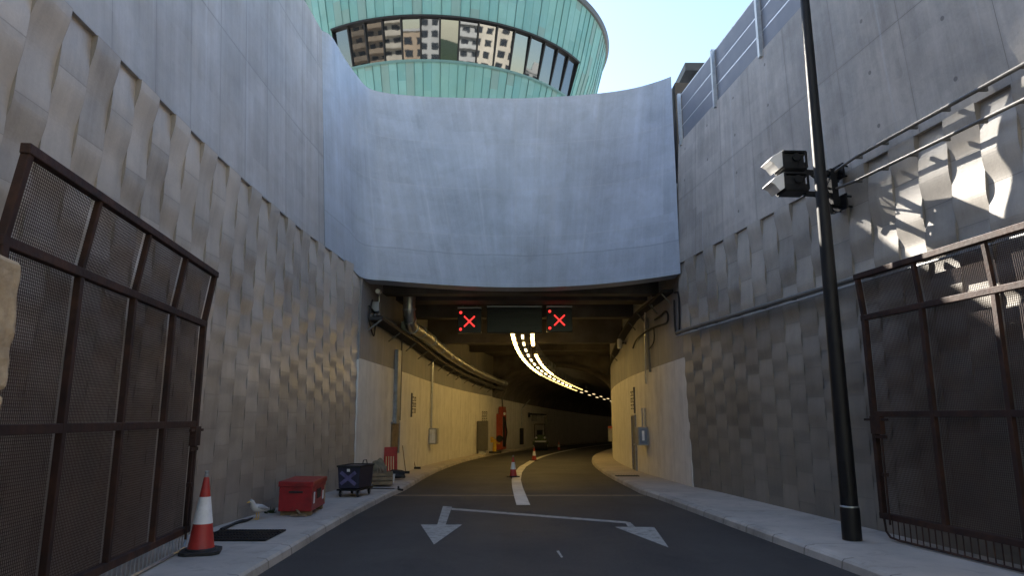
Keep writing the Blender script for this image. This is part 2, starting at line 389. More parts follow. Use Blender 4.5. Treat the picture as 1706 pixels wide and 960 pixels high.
def asphalt():
    m, t, p = new_mat("road_asphalt")
    g = node(t, "ShaderNodeNewGeometry").outputs["Position"]
    uv = node(t, "ShaderNodeUVMap", uv_map="uv").outputs[0]
    big = noise(t, g, 0.45, 5, 0.6, dist=0.5); mid = noise(t, g, 3, 6, 0.65); fine = noise(t, g, 90, 3, 0.7); grit = noise(t, g, 240, 2, 0.6)
    wear = noise(t, uv, 1, 4, 0.6, mp=(1.3, 0.035, 1)); stain = noise(t, g, 1.3, 9, 0.72, dist=1.0); crack = noise(t, g, 0.9, 9, 0.75, dist=1.5)
    c = mix_col(t, ramp(t, fine, [(0.35, 0.0), (0.7, 1.0)]), (0.020, 0.0175, 0.0175), (0.050, 0.044, 0.042))
    c = mix_col(t, ramp(t, big, [(0.4, 0.0), (0.65, 0.6)]), c, (0.019, 0.019, 0.021))
    c = mix_col(t, ramp(t, wear, [(0.5, 0.0), (0.72, 0.55)]), c, (0.048, 0.046, 0.045))
    c = mix_col(t, ramp(t, mid, [(0.62, 0.0), (0.8, 0.35)]), c, (0.06, 0.057, 0.055))
    c = mix_col(t, ramp(t, stain, [(0.56, 0.0), (0.66, 0.75)]), c, (0.010, 0.010, 0.011))
    c = mix_col(t, ramp(t, stain, [(0.30, 0.55), (0.40, 0.0)]), c, (0.055, 0.053, 0.052))
    coarse = noise(t, g, 22, 5, 0.75); lane = noise(t, uv, 1, 3, 0.5, mp=(0.55, 0.012, 1))
    c = mix_col(t, ramp(t, coarse, [(0.5, 0.0), (0.72, 0.7)]), c, (0.068, 0.062, 0.058))
    c = mix_col(t, ramp(t, coarse, [(0.28, 0.7), (0.45, 0.0)]), c, (0.010, 0.0095, 0.009))
    c = mix_col(t, ramp(t, lane, [(0.48, 0.0), (0.6, 0.45)]), c, (0.055, 0.051, 0.049))
    c = mix_col(t, ramp(t, grit, [(0.7, 0.0), (0.78, 0.5)]), c, (0.11, 0.11, 0.11))
    ck = math_n(t, 'ABSOLUTE', math_n(t, 'SUBTRACT', crack, 0.5))
    c = mix_col(t, ramp(t, ck, [(0.0, 0.8), (0.008, 0.0)]), c, (0.012, 0.012, 0.012))
    t.links.new(c, p.inputs["Base Color"]); t.links.new(math_n(t, 'MULTIPLY_ADD', big, 0.3, 0.55), p.inputs["Roughness"])
    t.links.new(bump(t, math_n(t, 'ADD', fine, grit), 0.5, 0.008), p.inputs["Normal"])
    return m
M['road'] = asphalt()
def road_paint():
    m, t, p = new_mat("worn_road_paint")
    g = node(t, "ShaderNodeNewGeometry").outputs["Position"]
    a = noise(t, g, 5, 8, 0.75); b = noise(t, g, 70, 3, 0.6)
    w = math_n(t, 'MULTIPLY_ADD', b, 0.35, a)
    c = mix_col(t, ramp(t, w, [(0.64, 0.0), (0.86, 0.85)]), (0.36, 0.345, 0.315), (0.07, 0.07, 0.07))
    t.links.new(c, p.inputs["Base Color"]); p.inputs["Roughness"].default_value = 0.7
    return m
M['paint'] = road_paint()
M['paint_white'] = simple("line_paint", (0.58, 0.57, 0.54), 0.6, scale=3, var=0.12, dirt=(0.35, 0.34, 0.32))
M['rust'] = simple("rusty_steel", (0.026, 0.0095, 0.006), 0.75, scale=5, var=0.5, dirt=(0.06, 0.022, 0.010), bmp=0.5)
M['mesh'] = simple("rusty_wire", (0.045, 0.023, 0.018), 0.7, scale=3, var=0.4, dirt=(0.075, 0.036, 0.024))
M['galv'] = simple("galvanised_steel", (0.5, 0.52, 0.54), 0.38, metal=0.85, scale=7, var=0.15)
M['duct'] = simple("duct_foil", (0.42, 0.41, 0.39), 0.38, metal=0.9, scale=4, var=0.2, bmp=0.3)
M['black'] = simple("black_coated_steel", (0.010, 0.010, 0.011), 0.5, scale=4, var=0.3, bmp=0.05, spec=0.3)
M['blackdull'] = simple("black_rubber", (0.018, 0.018, 0.019), 0.7, scale=8)
M['grey'] = simple("grey_enamel", (0.30, 0.31, 0.32), 0.45, scale=4, var=0.1, dirt=(0.18, 0.17, 0.15))
M['greybox'] = simple("dark_grey_enamel", (0.13, 0.125, 0.115), 0.5, scale=4, var=0.12)
M['white'] = simple("white_enamel", (0.75, 0.75, 0.74), 0.4, scale=4, var=0.06, dirt=(0.5, 0.48, 0.44))
M['cowl'] = simple("white_hood_enamel", (0.80, 0.79, 0.77), 0.35, metal=0.0, scale=4, var=0.08, bmp=0.05)
M['red'] = simple("chipped_red_paint", (0.30, 0.018, 0.022), 0.45, scale=5, var=0.2, dirt=(0.16, 0.02, 0.02))
M['redplastic'] = simple("red_plastic", (0.42, 0.035, 0.028), 0.5, scale=6, var=0.15, dirt=(0.28, 0.03, 0.025))
M['redcab'] = simple("red_orange_enamel", (0.36, 0.06, 0.03), 0.45, scale=6, var=0.15)
M['reflect'] = simple("white_sleeve", (0.80, 0.80, 0.82), 0.35, scale=6, var=0.06, dirt=(0.6, 0.6, 0.6))
M['purple'] = simple("navy_plastic", (0.022, 0.022, 0.045), 0.5, scale=5, var=0.25)
M['purplepaint'] = simple("violet_spray_paint", (0.10, 0.09, 0.20), 0.6, scale=9, var=0.3)
M['yellow'] = simple("yellow_enamel", (0.62, 0.38, 0.03), 0.45, scale=6, var=0.15, dirt=(0.3, 0.2, 0.05))
M['green'] = simple("green_machine_paint", (0.05, 0.085, 0.025), 0.45, scale=6, var=0.2, dirt=(0.1, 0.12, 0.05))
M['wood'] = simple("weathered_plywood", (0.20, 0.14, 0.08), 0.75, scale=5, var=0.35)
M['sack'] = simple("dusty_sacking", (0.17, 0.14, 0.09), 0.9, scale=5, var=0.4)
M['sand'] = simple("sandstone_block", (0.42, 0.33, 0.22), 0.85, scale=3.5, var=0.3, dirt=(0.28, 0.20, 0.12), bmp=0.7)
M['blue'] = simple("blue_label", (0.17, 0.21, 0.28), 0.5, scale=5, var=0.1)
M['feather'] = simple("white_feathers", (0.5, 0.49, 0.48), 0.7, scale=14, var=0.08)
M['feather_grey'] = simple("grey_feathers", (0.30, 0.31, 0.33), 0.7, scale=14, var=0.15)
M['beak'] = simple("yellow_beak", (0.75, 0.45, 0.05), 0.5, scale=14, var=0.1)
M['stencil'] = simple("black_stencil_paint", (0.03, 0.028, 0.025), 0.7, scale=10)
M['screen'] = simple("black_led_screen", (0.006, 0.007, 0.012), 0.35, scale=10, bmp=0)
M['led'] = simple("red_led", (0.5, 0.02, 0.02), 0.5, emit=(1.0, 0.035, 0.03), estr=0.42, bmp=0)
M['lamp'] = simple("warm_lamp_glass", (0.9, 0.8, 0.5), 0.4, emit=(1.0, 0.64, 0.18), estr=4.8, bmp=0)
M['lampwhite'] = simple("clear_lamp_glass", (0.9, 0.9, 0.8), 0.4, emit=(1.0, 0.78, 0.4), estr=2.0, bmp=0)
M['lampmid'] = simple("warm_lamp_glass_dim", (0.9, 0.8, 0.5), 0.4, emit=(1.0, 0.66, 0.22), estr=0.5, bmp=0)
M['lampfar'] = simple("dim_lamp_glass", (0.9, 0.8, 0.5), 0.4, emit=(1.0, 0.75, 0.4), estr=0.3, bmp=0)
M['panel'] = simple("acoustic_panel_grey", (0.16, 0.175, 0.21), 0.5, scale=1.5, var=0.08)
M['roofdark'] = simple("dark_sheet_roof", (0.05, 0.055, 0.06), 0.5)
M['stucco'] = simple("cream_render", (0.52, 0.46, 0.36), 0.85, scale=0.3, var=0.12)
M['stucco2'] = simple("ochre_render", (0.36, 0.27, 0.18), 0.85, scale=0.3, var=0.15)
M['stucco3'] = simple("grey_render", (0.38, 0.37, 0.34), 0.85, scale=0.3, var=0.15)
M['window'] = simple("dark_window", (0.03, 0.035, 0.04), 0.12, bmp=0)
M['trunk'] = simple("palm_bark", (0.13, 0.10, 0.07), 0.9, scale=3, var=0.3)
M['leaf'] = simple("leaf_green", (0.05, 0.075, 0.02), 0.7, scale=1, var=0.5)

def copper():
    m, t, p = new_mat("patinated_copper")
    uv = node(t, "ShaderNodeUVMap", uv_map="uv").outputs[0]
    sp = node(t, "ShaderNodeSeparateXYZ"); t.links.new(uv, sp.inputs[0]); u, v = sp.outputs[0], sp.outputs[1]
    fl = math_n(t, 'FLOOR', u)
    row = math_n(t, 'FLOOR', math_n(t, 'ADD', math_n(t, 'DIVIDE', v, 3.6), math_n(t, 'MULTIPLY', math_n(t, 'FRACT', math_n(t, 'MULTIPLY', fl, 0.37)), 0.8)))
    cb = node(t, "ShaderNodeCombineXYZ"); t.links.new(fl, cb.inputs[0]); t.links.new(row, cb.inputs[1])
    wn = node(t, "ShaderNodeTexWhiteNoise", noise_dimensions='2D'); t.links.new(cb.outputs[0], wn.inputs["Vector"])
    cl = noise(t, uv, 1, 7, 0.65, mp=(0.5, 0.35, 1), dist=0.4); fi = noise(t, uv, 1, 7, 0.7, mp=(4, 1.2, 1)); bg_ = noise(t, uv, 1, 4, 0.6, mp=(0.11, 0.09, 1))
    a = mix_col(t, wn.outputs[0], (0.09, 0.235, 0.235), (0.155, 0.315, 0.305))
    a = mix_col(t, ramp(t, cl, [(0.42, 0.0), (0.7, 0.65)]), a, (0.11, 0.215, 0.195))
    a = mix_col(t, ramp(t, bg_, [(0.45, 0.0), (0.65, 0.5)]), a, (0.12, 0.27, 0.225))
    a = mix_col(t, ramp(t, fi, [(0.55, 0.0), (0.75, 0.4)]), a, (0.20, 0.35, 0.34))
    old = math_n(t, 'GREATER_THAN', wn.outputs[0], 0.86)
    a = mix_col(t, math_n(t, 'MULTIPLY', old, 0.6), a, (0.12, 0.18, 0.165))
    fu = math_n(t, 'FRACT', u); seam = math_n(t, 'MAXIMUM', math_n(t, 'LESS_THAN', fu, 0.05), math_n(t, 'GREATER_THAN', fu, 0.96))
    a = mix_col(t, math_n(t, 'MULTIPLY', seam, 0.55), a, (0.04, 0.12, 0.12))
    t.links.new(a, p.inputs["Base Color"]); p.inputs["Roughness"].default_value = 0.6
    t.links.new(bump(t, fi, 0.2, 0.02), p.inputs["Normal"])
    return m
M['copper'] = copper()
def glass():
    m, t, p = new_mat("mirror_glazing")
    p.inputs["Base Color"].default_value = (0.13, 0.14, 0.155, 1); p.inputs["Metallic"].default_value = 0.92; p.inputs["Roughness"].default_value = 0.02
    g = node(t, "ShaderNodeTexCoord").outputs["Object"]
    t.links.new(bump(t, noise(t, g, 0.8, 2, 0.4), 0.08, 0.02), p.inputs["Normal"])
    return m
M['glass'] = glass()

# ------------------------------------------------------------------ ground, terraces, sea
b = MB(); b.face([(-600, -900, -0.06), (160, -900, -0.06), (160, 15, -0.06), (-600, 15, -0.06)])
tag(b.build('ground', M['ground']), kind='structure')
b = MB(); TZ = 9.2
b.face([(-600, -22, TZ), (-5.7, -22, TZ), (-5.7, 21.2, TZ), (-600, 21.2, TZ)])
b.face([(11.2, -22, TZ), (160, -22, TZ), (160, 21.2, TZ), (5.4, 21.2, TZ), (5.4, 18.6, TZ)])
b.face([(-600, 21.2, TZ), (160, 21.2, TZ), (160, 900, TZ), (-600, 900, TZ)])
b.face([(-600, -22, 0), (-5.7, -22, 0), (-5.7, -22, TZ), (-600, -22, TZ)])
b.face([(12.2, -22, 0), (160, -22, 0), (160, -22, TZ), (12.2, -22, TZ)])
b.face([(160, -22, -1), (160, 900, -1), (160, 900, TZ), (160, -22, TZ)])
tag(b.build('terrace_ground', M['terrace'], fix=False), kind='structure')
b = MB(); b.face([(160, -900, -0.8), (3000, -900, -0.8), (3000, 900, -0.8), (160, 900, -0.8)])
tag(b.build('sea', M['sea']), kind='structure')

# road, pavements, kerbs
SS = [-40 + 2 * i for i in range(28)] + [16.2 + 0.6 * i for i in range(60)] + [52 + 2 * i for i in range(62)]
def kl(s): return lerp(KL, s) if s > 19 else lerp([(-40, -3.6), (8.8, -3.28), (13, -3.3), (19, -3.05)], s)
def kr(s): return lerp(KR, s) if s > 18 else lerp([(-40, 9.0), (9.5, 3.96), (18, 3.05)], s)
def wl(s): return lerp(OL, s) if s > 18.9 else lerp(LB, s) - 0.2
def wr(s): return lerp(OR, s) if s > 18.3 else lerp(RB, s) - 0.2
b = MB(); rows = []; uvs = []
for s in SS:
    a, c = kl(s) - 0.1, kr(s) + 0.1
    rows.append([P(s, a + (c - a) * k / 6) for k in range(7)]); uvs.append([(a + (c - a) * k / 6, s) for k in range(7)])
b.sheet(rows, uvs); tag(b.build('road', M['road']), kind='structure')
for fk, fw in ((kl, wl), (kr, wr)):
    sg = -1 if fk is kl else 1
    b = MB(); rows = []; uvs = []
    for s in SS:
        a, c = fk(s) + sg * 0.16, fw(s) + sg * 0.3
        rows.append([P(s, a, dz=0.13), P(s, (a + c) / 2, dz=0.135), P(s, c, dz=0.14)]); uvs.append([(a + 25, s), ((a + c) / 2 + 25, s), (c + 25, s)])
    b.sheet(rows, uvs); tag(b.build('pavement', M['pave']), kind='structure')
    b = MB(); rows = []; uvs = []
    for s in SS:
        a = fk(s)
        pr = [(0, -0.05), (0.02, 0.09), (0.05, 0.12), (0.17, 0.133), (0.17, 0.05)]
        rows.append([P(s, a + sg * q, dz=z) for q, z in pr]); uvs.append([(25 + q + z, s) for q, z in pr])
    b.sheet(rows, uvs); tag(b.build('kerb', M['kerb'], smooth=True), kind='structure')

# road markings and joints
b = MB()
def zq(px, py, dz=0.004): p = on_road(px, py, dz); return p
b.face([zq(701, 874.7), zq(770, 874.7), zq(723, 908)])
b.face([zq(738, 844), zq(753, 845), zq(742.5, 874.6), zq(728.5, 874.6)])
b.face([zq(752, 847), zq(752, 850.2), zq(1041, 872.6), zq(1041, 869.4)])
b.face([zq(1041, 869.4), zq(1050, 871), zq(1058, 878.4), zq(1046, 878.4), zq(1043, 873), zq(1041, 872.6)])
b.face([zq(1024, 878.5), zq(1090, 879), zq(1114, 913)])
tag(b.build('arrow_marking', M['paint'], fix=False), kind='structure')
b = MB(); b.face([zq(927, 919), zq(931, 918), zq(938, 929), zq(935, 930)])
tag(b.build('stray_paint_mark', M['paint'], fix=False), kind='structure')
b = MB(); rows = []
cl = [(872, 842), (867, 828), (862, 812), (860, 800), (863, 788), (871, 778)]
pts = [on_road(*q, 0.004) for q in cl]
for s in [34 + 2 * i for i in range(60)]:
    o = lerp([(34, 0.02), (48, -0.05), (60, -0.15), (200, -0.15)], s); pts.append(P(s, o, dz=0.004))
for k, p in enumerate(pts):
    t = (pts[min(k + 1, len(pts) - 1)] - pts[max(0, k - 1)]); t.z = 0; t.normalize(); n = Vector((t.y, -t.x, 0)); w = 0.15
    rows.append([p - n * w, p + n * w])
b.sheet(rows); tag(b.build('centre_line', M['paint_white']), kind='structure')
b = MB()
for s0, w in ((17.35, 0.10), (17.62, 0.05)):
    b.sheet([[P(s, o, z=0.0035 + zf(s)) for o in [kl(17.4) + 0.02 + (kr(17.4) - kl(17.4) - 0.04) * k / 8 for k in range(9)]] for s in (s0, s0 + w)])
tag(b.build('expansion_joint', M['sand']), kind='structure')

# ------------------------------------------------------------------ retaining walls
def woven(side, y0, y1, pitch, name, mat, parent, zlo=0.05):
    """columns of cast panels that swell in and out, neighbours half a wave apart"""
    b = MB(); wf = wallL if side < 0 else wallR; sg = 1 if side < 0 else -1
    nz = 150; i = 0; y = y1
    ZT = []; w0 = 0.0
    for k in range(nz + 1):          # wave phase from the top joint downwards; bulges get shorter towards the ground
        z = JZ - (JZ - zlo) * k / nz
        ZT.append((z, w0)); w0 += (JZ - zlo) / nz / lerp([(0, 0.55), (3.0, 0.55), (4.4, 0.8), (6.05, 1.35)], z)
    ZT = ZT[::-1]
    while y > y0:
        ya, yb = y, max(y0, y - pitch)
        rnd = random.Random(i * 13 + (5 if side < 0 else 9)); amp = rnd.uniform(0.85, 1.15); ph0 = rnd.uniform(-0.02, 0.02)
        A = []; Bv = []; uA = []; uB = []; rs = []
        for z, w in ZT:
            a = lerp([(0, 0.004), (2.0, 0.006), (2.8, 0.011), (3.4, 0.018), (4.6, 0.018), (5.5, 0.018), (6.05, 0.040)] if side < 0 else [(0, 0.006), (2.0, 0.009), (3.0, 0.014), (4.4, 0.020), (5.5, 0.022), (6.05, 0.042)], z) * amp
            f = (w + 0.5 * (i % 2) + ph0) % 1.0
            # leaf shape: swells slowly downwards, tucked back in shortly above the next one
            d = (f / 0.6 if f < 0.6 else (1 - f) / 0.4) * 2 - 1
            d = d * 0.3 + 0.7 * sin(pi * d / 2)
            dd = sg * (a * d); vv = JZ - w * 0.6
            A.append((wf(ya, z) + dd, ya, z)); Bv.append((wf(yb, z) + dd, yb, z)); uA.append((-ya + 40, vv)); uB.append((-yb + 40, vv))
            rs.append(dd)
        # slight swell across the width too
        mid = [((p[0] + q[0]) / 2 + sg * 0.002, (p[1] + q[1]) / 2, p[2]) for p, q in zip(A, Bv)]
        um = [((p[0] + q[0]) / 2, p[1]) for p, q in zip(uA, uB)]
        b.sheet([A, mid, Bv], [uA, um, uB])
        # flanks
        for E, ue in ((A, uA), (Bv, uB)):
            back = [(wf(p[1], p[2]) - sg * 0.2, p[1], p[2]) for p in E]
            b.sheet([E, back], [ue, ue])
        b.face([A[-1], Bv[-1], (wf(yb, JZ) - sg * 0.35, yb, JZ), (wf(ya, JZ) - sg * 0.35, ya, JZ)])
        y -= pitch; i += 1
    o = b.build(name, mat, parent, fix=False)
    return o

wl_t = thing('retaining_wall', 'tall grey concrete wall with woven leaf panels, smooth above, beside the red tool box', 'wall')
woven(-1, -22, 18.9, 0.5, 'woven_panels', M['rib'], wl_t)
b = MB(); rows = []; uvs = []
ys = [-22 + 0.5 * i for i in range(77)] + [16.4]
zs = [JZ, 7, 8, 9, 10, 11, TOP_L]
for y in ys:
    r = [(wallL(y, JZ) - 0.5, y, JZ)] + [(wallL(y, z) + 0.012, y, z) for z in zs] + [(wallL(y, TOP_L) - 0.6, y, TOP_L)]
    q = [(-y + 40, JZ - 0.5)] + [(-y + 40, z) for z in zs] + [(-y + 40, TOP_L + 0.6)]
    rows.append(r); uvs.append(q)
b.sheet(rows, uvs); b.build('smooth_upper_wall', M['cast_left'], wl_t, fix=False)
b = MB()     # hidden back body so no light leaks
b.hexa([(-6.0, -22, 0), (-5.3, -22, 0), (-6.0, 18.7, 0), (-5.3, 18.7, 0), (-6.0, -22, TOP_L - 0.02), (-5.5, -22, TOP_L - 0.02), (-6.0, 18.7, TOP_L - 0.02), (-5.5, 18.7, TOP_L - 0.02)])
b.build('backing', M['cast_left'], wl_t)

wr_t = thing('retaining_wall', 'grey concrete wall with woven panels behind the tall black lamp post, pipes along it', 'wall')
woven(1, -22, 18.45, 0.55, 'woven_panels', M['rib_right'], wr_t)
b = MB(); rows = []; uvs = []
ys = [-22 + 0.5 * i for i in range(82)] + [18.6]; zs = [JZ, 6.9, 7.8, 8.7, TOP_R]
for y in ys:
    r = [(wallR(y, JZ) + 0.5, y, JZ)] + [(wallR(y, z) - 0.012, y, z) for z in zs] + [(wallR(y, TOP_R) + 0.7, y, TOP_R)]
    q = [(-y + 40, JZ - 0.5)] + [(-y + 40, z) for z in zs] + [(-y + 40, TOP_R + 0.7)]
    rows.append(r); uvs.append(q)
b.sheet(rows, uvs, flip=True)
yf = 18.6
b.face([(wallR(yf, JZ), yf, JZ), (wallR(yf, TOP_R), yf, TOP_R), (wallR(yf, TOP_R) + 0.7, yf, TOP_R), (wallR(yf, JZ) + 0.7, yf, JZ)])
b.build('smooth_upper_wall', M['cast_right'], wr_t, fix=False)
b = MB()
b.hexa([(10.95, -22, 0), (12.4, -22, 0), (5.05, 18.55, 0), (6.2, 18.55, 0), (11.65, -22, JZ), (12.6, -22, JZ), (5.15, 18.55, JZ), (6.2, 18.55, JZ)])
b.build('backing', M['cast_right'], wr_t)

# curved portal wall, sweeping out of the west wall over the tunnel mouth
SOF = 5.75
bot = [(-4.62, 16.4, JZ), (-4.54, 17.5, JZ), (-4.42, 18.3, 5.95), (-4.2, 18.85, SOF)] + [(x, y, SOF) for x, y in
      ((-3.55, 19.25), (-2.7, 19.62), (-1.9, 19.92), (-1.0, 20.16), (0.1, 20.28), (1.2, 20.2), (2.0, 20.0), (2.7, 19.7), (3.3, 19.35), (3.85, 18.95), (4.25, 18.6), (4.6, 18.25))]
tp = [(536, 30), (553, 61), (573, 95), (592, 122), (612, 145), (640, 154), (685, 159), (740, 162), (860, 163.5), (940, 160), (1000, 155), (1040, 149.5), (1070, 143), (1095, 135.5), (1108, 131), (1118, 127)]
top = [onz(px, py, TOP_L) for px, py in tp]
def smooth_poly(pts, n=6):
    out = []; pts = [Vector(p) for p in pts]
    for i in range(len(pts) - 1):
        p0, p1, p2, p3 = pts[max(0, i - 1)], pts[i], pts[i + 1], pts[min(len(pts) - 1, i + 2)]
        for k in range(n):
            t = k / n
            out.append(0.5 * ((2 * p1) + (p2 - p0) * t + (2 * p0 - 5 * p1 + 4 * p2 - p3) * t * t + (3 * p1 - p0 - 3 * p2 + p3) * t ** 3))
    out.append(pts[-1]); return out
top[0] = Vector((wallL(16.4, TOP_L) + 0.012, 16.4, TOP_L))
B2, T2 = smooth_poly(bot, 5), smooth_poly(top, 5)
pw_t = thing('portal_wall', 'smooth blue grey concave concrete wall arching over the tunnel mouth', 'wall')
b = MB(); rows = []; uvs = []; dist = 0
for k, (p, q) in enumerate(zip(B2, T2)):
    if k: dist += ((p - B2[k - 1]).length + (q - T2[k - 1]).length) / 2
    d = B2[min(k + 1, len(B2) - 1)] - B2[max(0, k - 1)]; nb = Vector((min(0, -d.y), d.x, 0)).normalized()
    d = T2[min(k + 1, len(T2) - 1)] - T2[max(0, k - 1)]; ntp = Vector((min(0, -d.y), d.x, 0)).normalized()
    r = [p + nb * 0.7] + [p.lerp(q, j / 10) for j in range(11)] + [q + ntp * 0.7, p.lerp(q, 0.1) + nb * 0.7]
    u = 23.6 + dist
    v = [(u, SOF - 0.7)] + [(u, SOF + (TOP_L - SOF) * j / 10) for j in range(11)] + [(u, TOP_L + 0.7), (u, SOF)]
    rows.append(r); uvs.append(v)
b.sheet(rows, uvs)
for r in (rows[0], rows[-1]): b.face([Vector(x) for x in r[:-1]])
b.build('curved_face', M['cast_front'], pw_t, smooth=True, fix=False)
# masonry above the mouth, between the wall and the terrace, so the cutting is closed
b = MB(); b.box((0.2, 21.6, 9.1), (11.2, 0.8, 5.5)); b.build('backing', M['cast_front'], pw_t)
b = MB(); b.box((5.62, 19.45, 10.35), (1.44, 0.8, 2.9)); b.build('end_pier', M['soffit'], pw_t)  # dark soffit material puts the notch's shade into the pier's colour

# ------------------------------------------------------------------ tunnel
tn = thing('tunnel', 'road tunnel curving away to the right with white painted lower walls', 'tunnel')
TS = [18.3 + 0.6 * i for i in range(60)] + [54.3 + 2 * i for i in range(60)]
CE = 5.75; ARCH = 48.0
for tab, sg in ((OL, -1), (OR, 1)):
    b = MB(); rows = []; uvs = []
    for s in TS:
        s_ = max(s, 18.88) if sg < 0 else max(s, 18.42)
        o = lerp(tab, s_); zt = 6.3 if s_ < ARCH + 1 else zf(s_) + 4.35
        zz = [zf(s_) - 0.1, 1.2, 2.4, 3.5, 4.3, zt]
        zz[1:5] = [zf(s_) * 0.35 + q for q in zz[1:5]]
        if s_ >= ARCH + 1: zz[5] = max(zz[5], zz[4] + 0.02)
        rows.append([P(s_, o, z=q) for q in zz]); uvs.append([(s_, 0.13 if j == 0 else q - zf(s_) * 0.35) for j, q in enumerate(zz)])
    # outer return of the jamb
    s0 = 18.88 if sg < 0 else 18.42
    b.sheet(rows, uvs, flip=sg < 0)
    o = lerp(tab, s0)
    b.face([P(s0, o, z=-0.1), P(s0, o + sg * 0.9, z=-0.1), P(s0, o + sg * 0.9, z=6.3), P(s0, o, z=6.3)], [(s0, 0), (s0 + .9, 0), (s0 + .9, 6.3), (s0, 6.3)])
    b.build('side_wall', M['tunnel'], tn, fix=False)
b = MB(); rows = []; uvs = []
OO = [-5.0, -4.4, -3.6, -2.8, -2, -1, 0, 1, 2, 2.8, 3.6, 4.4, 5.0]
def wall_back(o):
    x = o + 0.2
    return lerp([(-4.6, 19.2), (-3.55, 19.75), (-2.7, 20.15), (-1.0, 20.7), (0.1, 20.82), (1.2, 20.74), (2.7, 20.2), (3.85, 19.4), (4.6, 18.75)], x)
for i in range(38):
    r = []; v = []
    for o in OO:
        s = wall_back(o) if i == 0 else (22 + 0.8 * (i - 1) if i > 1 else 22.0); r.append(P(s, o, z=CE + 0.35)); v.append((o, s))
    rows.append(r); uvs.append(v)
# closing apron from the ceiling edge up behind the curved wall
rows.insert(0, [q + Vector((0, 0, 1.2)) for q in rows[0]]); uvs.insert(0, uvs[0])
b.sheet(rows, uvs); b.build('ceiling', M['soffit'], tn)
def beam(s, w, z0, z1, mat='soffit'):
    b = MB(); wd = 4.6
    for sgm in range(1):
        a0, a1 = P(s, -wd), P(s, wd); c0, c1 = P(s + w, -wd), P(s + w, wd)
        b.hexa([(p.x, p.y, z) for z in (z0, z1) for p in (a0, a1, c0, c1)])
    # hexa order: (0,1) front, (2,3) back
    return b.build('beam', M[mat], tn)
beam(21.2, 0.5, 5.72, 6.12); beam(22.9, 0.9, 5.80, 6.11); beam(25.6, 0.5, 5.6, 6.12); beam(29.0, 0.5, 5.0, 6.11); beam(34.5, 0.5, 5.75, 6.11); beam(40.5, 0.5, 5.75, 6.12)
# bulkhead and arched lining
def arch_pts(s, n=20, grow=0.0):
    zb = 3.55 + zf(s) * 0.5; h = 2.05 + (0 if s < ARCH + 1 else 0)
    c0, c1 = lerp(OL, s), lerp(OR, s); cm, hw = (c0 + c1) / 2, (c1 - c0) / 2
    zb -= 0.012 * max(0, s - ARCH)
    return [P(s, cm - cos(pi * k / n) * (hw + grow), z=zb + sin(pi * k / n) * (h + grow)) for k in range(n + 1)]
b = MB()
A = arch_pts(ARCH); n = len(A)
for k in range(n - 1):
    p, q = A[k], A[k + 1]
    b.face([p, q, (q.x, q.y, 6.2), (p.x, p.y, 6.2)], [(p.x, p.z), (q.x, q.z), (q.x, 6.2), (p.x, 6.2)])
A0 = arch_pts(ARCH - 0.25, grow=0.0); A1 = arch_pts(ARCH - 0.25, grow=0.3); A2 = arch_pts(ARCH, grow=0.3)
b.sheet([A, A0, A1, A2])
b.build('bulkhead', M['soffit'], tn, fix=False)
b = MB(); rows = []; uvs = []
for s in [ARCH + 2 * i for i in range(62)]:
    A = arch_pts(s); rows.append(A); uvs.append([(k * 0.6, s) for k in range(len(A))])
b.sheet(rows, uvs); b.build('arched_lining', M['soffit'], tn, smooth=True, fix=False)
b = MB(); e = P(171, 0); b.box((e.x, e.y, 0), (14, 0.4, 16)); b.build('far_closure', M['soffit'], tn)

# tunnel lamps: three rows under the roof
def lamp_z(s): return 4.95 - 0.0165 * (s - 25)
def lamp_proto(L, wid, mat, name, label, group):
    t = thing(name, label, 'tunnel light', (0, 0, 0), group)
    b = MB(); b.box((0, 0, 0.055), (wid + 0.06, L, 0.07)); b.build('housing', M['greybox'], t)
    b = MB(); b.box((0, 0, 0.0), (wid, L - 0.04, 0.05)); b.build('diffuser', mat, t)
    for q in (-L * 0.35, L * 0.35):
        b = MB(); b.tube([(0, q, 0.09), (0, q, 0.8)], 0.012, 6); b.build('hanger', M['galv'], t)
    return t
def lamp_row(o, s0, s1, pitch, L, wid, mat, skip, label, group):
    pr = lamp_proto(L, wid, mat, 'tunnel_light', label, group); first = True; s = s0; k = 0
    while s < s1:
        if not skip(s, k):
            t = pr if first else copy_tree(pr); first = False
            t.location = P(s, o, z=lamp_z(s)); t.rotation_euler = (-0.0165, 0, -head(s))
        s += pitch; k += 1
G3 = 'strip lights hung in rows under the tunnel roof'
A1, A2, A3 = 'bright yellow strip light in the long unbroken row on the outer side of the bend', 'bright yellow strip light in the row on the inner side of the bend', 'short pale strip light in the dashed middle row'
lamp_row(-0.22, 25.2, 45, 1.62, 1.12, 0.12, M['lamp'], lambda s, k: False, A1, G3)
lamp_row(-0.22, 45, 66, 1.62, 1.05, 0.11, M['lampmid'], lambda s, k: False, A1, G3)
lamp_row(0.52, 25.2, 45, 1.62, 1.12, 0.12, M['lamp'], lambda s, k: 29.8 < s < 31.8, A2, G3)
lamp_row(0.52, 45, 64, 1.62, 1.05, 0.11, M['lampmid'], lambda s, k: False, A2, G3)
lamp_row(0.14, 26.2, 60, 2.3, 0.95, 0.07, M['lampwhite'], lambda s, k: False, A3, G3)
lamp_row(-0.22, 68, 150, 5.5, 1.2, 0.14, M['lampfar'], lambda s, k: False, 'dim spaced lamp deep in the tunnel, outer side of the bend', G3)
lamp_row(0.52, 66, 150, 5.5, 1.2, 0.14, M['lampfar'], lambda s, k: False, 'dim spaced lamp deep in the tunnel, inner side of the bend', G3)

